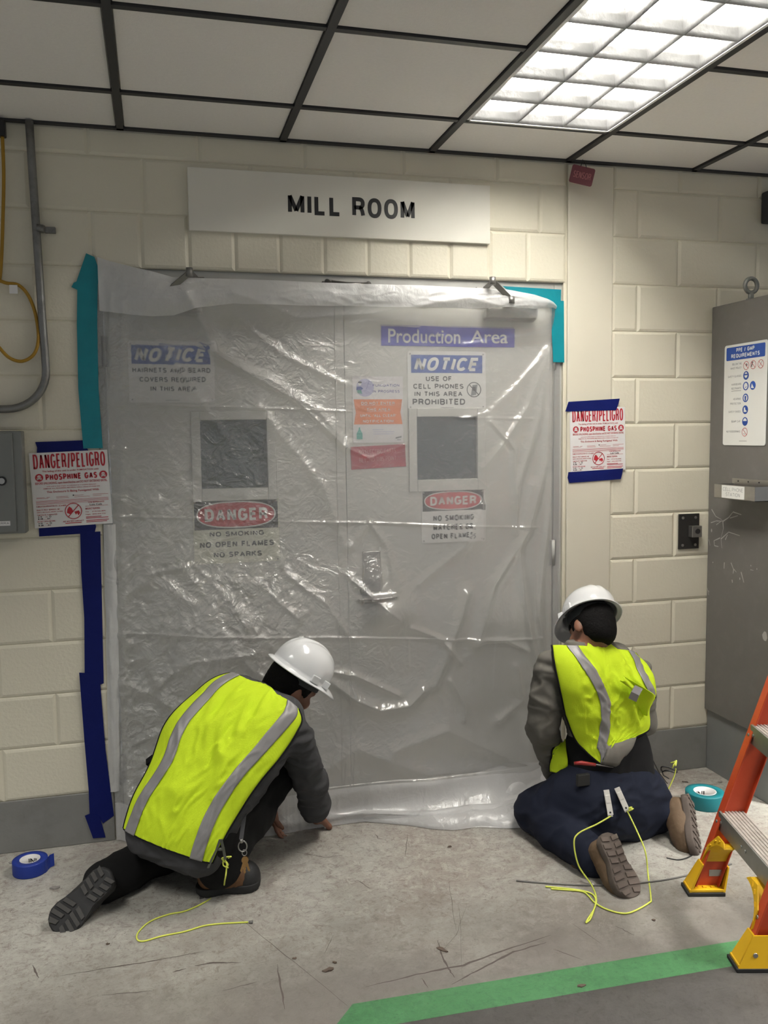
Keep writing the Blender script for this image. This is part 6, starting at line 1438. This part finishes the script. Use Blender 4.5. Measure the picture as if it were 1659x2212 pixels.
F = Field((.6, -.75, .05), (1.3, -.2, .45), .006); bc = PY(1318, 1680, -.478); F.levels([(bc+Vector((0, 0, -.017)), lat2, .186, .131), (bc+Vector((0, 0, .017)), lat2, .184, .129)], .01, 2); bl_ = grow('belt', F, m_bks, W2, 1)
bm = bmesh.new(); k = PY(1262, 1683, -.612); box(bm, k.x-.030, k.x+.022, k.y-.006, k.y+.012, k.z-.026, k.z+.020, bev=.004); under(bm_obj('belt_pouch', bm, mat('pouch_grey', (0.03, 0.03, 0.03), 0.6)), bl_)
rows2 = [((1298, 1660), (1306, 1644), -.585, -.585, .004), ((1268, 1634), (1372, 1598), -.555, -.555, .028), ((1240, 1594), (1400, 1573), -.53, -.515, .060), ((1222, 1550), (1397, 1535), -.515, -.47, .085), ((1208, 1515), (1404, 1503), -.50, -.445, .095), ((1197, 1480), (1399, 1470), -.49, -.43, .095), ((1189, 1432), (1385, 1436), -.465, -.40, .075), ((1191, 1394), (1366, 1412), -.44, -.39, .030)]
v2, surf2 = vest(W2, rows2, [dict(at=[(0, .0), (.14, -.55), (.28, -.42), (.42, -.38), (.56, -.38), (.7, -.44), (.85, -.58), (1, -.68)], w=.040), dict(at=[(.5, .80), (.62, .66), (.72, .58), (.85, .62), (1, .74)], w=.040, t0=.50)], m_trim, neck=.36, arch=.045, seed=11, wr=.016, front=False, field=SF2)
n_ = 9; V_ = []; pa = crom([PY(1311, 1612, -.600), PY(1335, 1604, -.605), PY(1374, 1592, -.590)], n_); pb = crom([PY(1298, 1650, -.615), PY(1330, 1656, -.622), PY(1352, 1632, -.612)], n_)
for k in range(6):
    for i in range(n_): q_ = pa[i]+(pb[i]-pa[i])*k/5; V_.append((q_[0], q_[1]-.010*math.sin(k/5*math.pi)-.004*math.sin(i*1.7), q_[2]))
o = mesh_obj('shirt_tail', V_, [(k*n_+i, (k+1)*n_+i, (k+1)*n_+i+1, k*n_+i+1) for k in range(5) for i in range(n_-1)], m_ksh, smooth=True); under(o, W2); md = o.modifiers.new('s', 'SOLIDIFY'); md.thickness = .003
# loose front flap of the vest hanging at the left hip, and the fold flaring at the right side
def flap(pts_l, pts_r, yl, yr, name='vest_flap', st=None):
    n = 24; A_ = crom([PY(*p_, y) for p_, y in zip(pts_l, yl)], n); B_ = crom([PY(*p_, y) for p_, y in zip(pts_r, yr)], n); V_ = []
    for j in range(9):
        t = j/8
        for i in range(n): p_ = A_[i]*(1-t)+B_[i]*t; V_.append((p_[0], p_[1]-.016*math.sin(t*math.pi*1.6+i*.25), p_[2]))
    F_ = [(j*n+i, (j+1)*n+i, (j+1)*n+i+1, j*n+i+1) for j in range(8) for i in range(n-1)]
    o = mesh_obj(name, V_, F_, m_vest, smooth=True); under(o, v2); md = o.modifiers.new('s', 'SOLIDIFY'); md.thickness = .0025
    bm = bmesh.new(); tube(bm, [Vector(V_[i]) for i in range(n)] if name == 'vest_flap' else [Vector(V_[8*n+i]) for i in range(int(n*.62), n)], .0035, 8); under(bm_obj('binding', bm, m_trim), v2); return o
flap([(1208, 1604), (1190, 1616), (1193, 1640), (1190, 1668)], [(1226, 1600), (1222, 1625), (1224, 1650), (1228, 1666)], (-.40, -.42, -.43, -.43), (-.43, -.46, -.48, -.48))
flap([(1340, 1470), (1362, 1490), (1374, 1515), (1393, 1545)], [(1352, 1462), (1395, 1488), (1412, 1506), (1394, 1540)], (-.60, -.60, -.59, -.575), (-.605, -.60, -.585, -.57), 'side_fold')
q0, q1 = PY(1378, 1497, -.556), PY(1366, 1513, -.556)
bm = bmesh.new(); strip(bm, [PY(1380, 1484, -.618), PY(1372, 1498, -.626), PY(1366, 1512, -.618)], rgt*.030+upv*-.014, .002); under(bm_obj('reflective_stripe', bm, m_str), v2)
add_hair(W2, H2, f2, u2, r2); hat(W2, H2+u2*.052+f2*.006, f2, u2, r2)
m_boott = mat('boot_tan', (0.115, 0.072, 0.040), 0.75, var=0.22, vscale=14, bump=0.3, bscale=60); m_solet = mat('sole_brown', (0.085, 0.066, 0.056), 0.8, var=0.15, vscale=20); m_lugt = mat('tread_brown', (0.105, 0.082, 0.070), 0.85, var=0.2, vscale=30)
boot(W2, heelL2, toeL2, upL2, m_boott, m_solet, m_lugt, None, 1, 1); boot(W2, heelR2, toeR2, upR2, m_boott, m_solet, m_lugt, None, 1, -1)
# two spring clamps on the back pockets, tied with yellow cord
m_chrome = mat('nickel', (0.86, 0.83, 0.77), 0.28, metal=0.35, var=0.12, vscale=40)
def clamp(a, b, y0_, y1_, label):
    A_, B_ = PY(*a, y0_), PY(*b, y1_); d = (B_-A_); ln = d.length; d.normalize(); n_ = -fwd; n_ = (n_-d*n_.dot(d)).normalized(); s_ = d.cross(n_)
    MC = Matrix(((s_.x, n_.x, d.x, A_.x), (s_.y, n_.y, d.y, A_.y), (s_.z, n_.z, d.z, A_.z), (0, 0, 0, 1)))
    t = empty('spring_clamp', A_, label, 'clamp', 'spring clamps on the navy trousers')
    bm = bmesh.new(); box(bm, -.0105, .0105, .004, .0055, 0, ln*.96, bev=.0005, M=MC); box(bm, -.0095, -.008, -.004, .005, .01, ln*.9, M=MC); box(bm, .008, .0095, -.004, .005, .01, ln*.9, M=MC); box(bm, -.0085, .0085, .0056, .007, ln*.2, ln*.5, bev=.0005, M=MC)
    under(bm_obj('front_jaw', bm, m_chrome), t)
    bm = bmesh.new(); box(bm, -.0095, .0095, -.006, -.0045, ln*.3, ln*1.03, bev=.0005, M=MC); cyl(bm, MC @ Vector((-.009, -.001, ln*.45)), MC @ Vector((.009, -.001, ln*.45)), .004); under(bm_obj('rear_jaw', bm, m_chrome), t)
    bm = bmesh.new(); cyl(bm, MC @ Vector((0, .0054, ln*.86)), MC @ Vector((0, .0062, ln*.86)), .0035); under(bm_obj('hole', bm, m_black), t)
    return B_
e1_ = clamp((1309, 1706), (1319, 1763), -.655, -.690, 'upright silver spring clamp, left one of the pair on the navy trousers')
e2_ = clamp((1332, 1701), (1355, 1752), -.650, -.685, 'slanted silver spring clamp, right one of the pair on the navy trousers')
t = empty('cord', PZ(1300, 1960), 'yellow cord looped between the two clamps and the floor behind the right worker', 'cord')
P_ = [e1_, PY(1290, 1780, -.72), PY(1250, 1800, -.76), PY(1240, 1822, -.78), PY(1250, 1870, -.80)]+[PZ(u, v, .004) for u, v in ((1278, 1912), (1288, 1940), (1284, 1962), (1270, 1985), (1266, 1993), (1275, 1985), (1283, 1965), (1287, 1945), (1280, 1932), (1262, 1925), (1230, 1920), (1178, 1915))]
bm = bmesh.new(); tube(bm, spline(P_, 8), .0028, 8)
P_ = [e2_, PY(1378, 1800, -.74), PY(1394, 1840, -.80)]+[PZ(u, v, .004) for u, v in ((1400, 1890), (1406, 1940), (1402, 1950), (1370, 1968), (1345, 1973), (1310, 1964), (1285, 1950), (1272, 1936), (1258, 1926), (1220, 1922), (1190, 1920))]
tube(bm, spline(P_, 8), .0028, 8); under(bm_obj('cord_run', bm, m_cord), t)
bm = bmesh.new(); knot(bm, e2_+Vector((.008, -.008, .012)), .010, 9); under(bm_obj('knot', bm, m_cord), t)
# glasses and knotted cord at the right hip
t = empty('safety_glasses', PY(1435, 1660, -.42), 'black safety glasses hanging from the right worker belt', 'glasses')
bm = bmesh.new(); yy_ = -.45
strip(bm, [PY(1408, 1640, yy_), PY(1422, 1668, yy_), PY(1440, 1692, yy_)], Vector((0, .9, .3))*.010, .003); strip(bm, [PY(1428, 1662, yy_+.03), PY(1432, 1675, yy_+.03), PY(1444, 1682, yy_+.03)], Vector((0, .9, .3))*.008, .003)
under(bm_obj('temple_arms', bm, m_black), t)
bm = bmesh.new(); tube(bm, spline([PY(1428, 1664, yy_+.03), PY(1430, 1656, yy_+.02), PY(1445, 1658, yy_+.01), PY(1462, 1666, yy_), PY(1458, 1669, yy_), PY(1440, 1664, yy_+.01), PY(1430, 1668, yy_+.03)], 6), .0028, 8); under(bm_obj('frame', bm, m_black), t)
bm = bmesh.new(); P_ = [PY(u, v, -.46) for u, v in ((1460, 1660), (1455, 1680), (1440, 1712), (1428, 1732), (1418, 1738), (1404, 1724), (1412, 1702), (1424, 1690), (1430, 1700), (1424, 1718), (1408, 1720), (1402, 1732), (1394, 1758), (1388, 1762), (1384, 1752))]
tube(bm, spline(P_, 8), .0024, 8); knot(bm, PY(1455, 1650, -.46), .016, 21); knot(bm, PY(1420, 1695, -.46), .012, 22); tag(bm_obj('cord', bm, m_cord), 'knotted yellow cord hanging at the right worker hip by the glasses', 'cord')
bm = bmesh.new(); tube(bm, [PY(1240, 1649, -.612), PY(1256, 1648, -.620), PY(1286, 1652, -.625)], lambda t: .006+.002*math.sin(t*math.pi), 12); o = bm_obj('hand_tool', bm, mat('tool_red', (0.28, 0.02, 0.02), 0.4)); tag(o, 'red handled tool tucked above the right worker belt', 'tool')
bm = bmesh.new(); tube(bm, [PY(1286, 1652, -.625), PY(1325, 1658, -.622)], lambda t: .004-.0025*t, 8); bm_obj('blade', bm, m_dsteel, o)
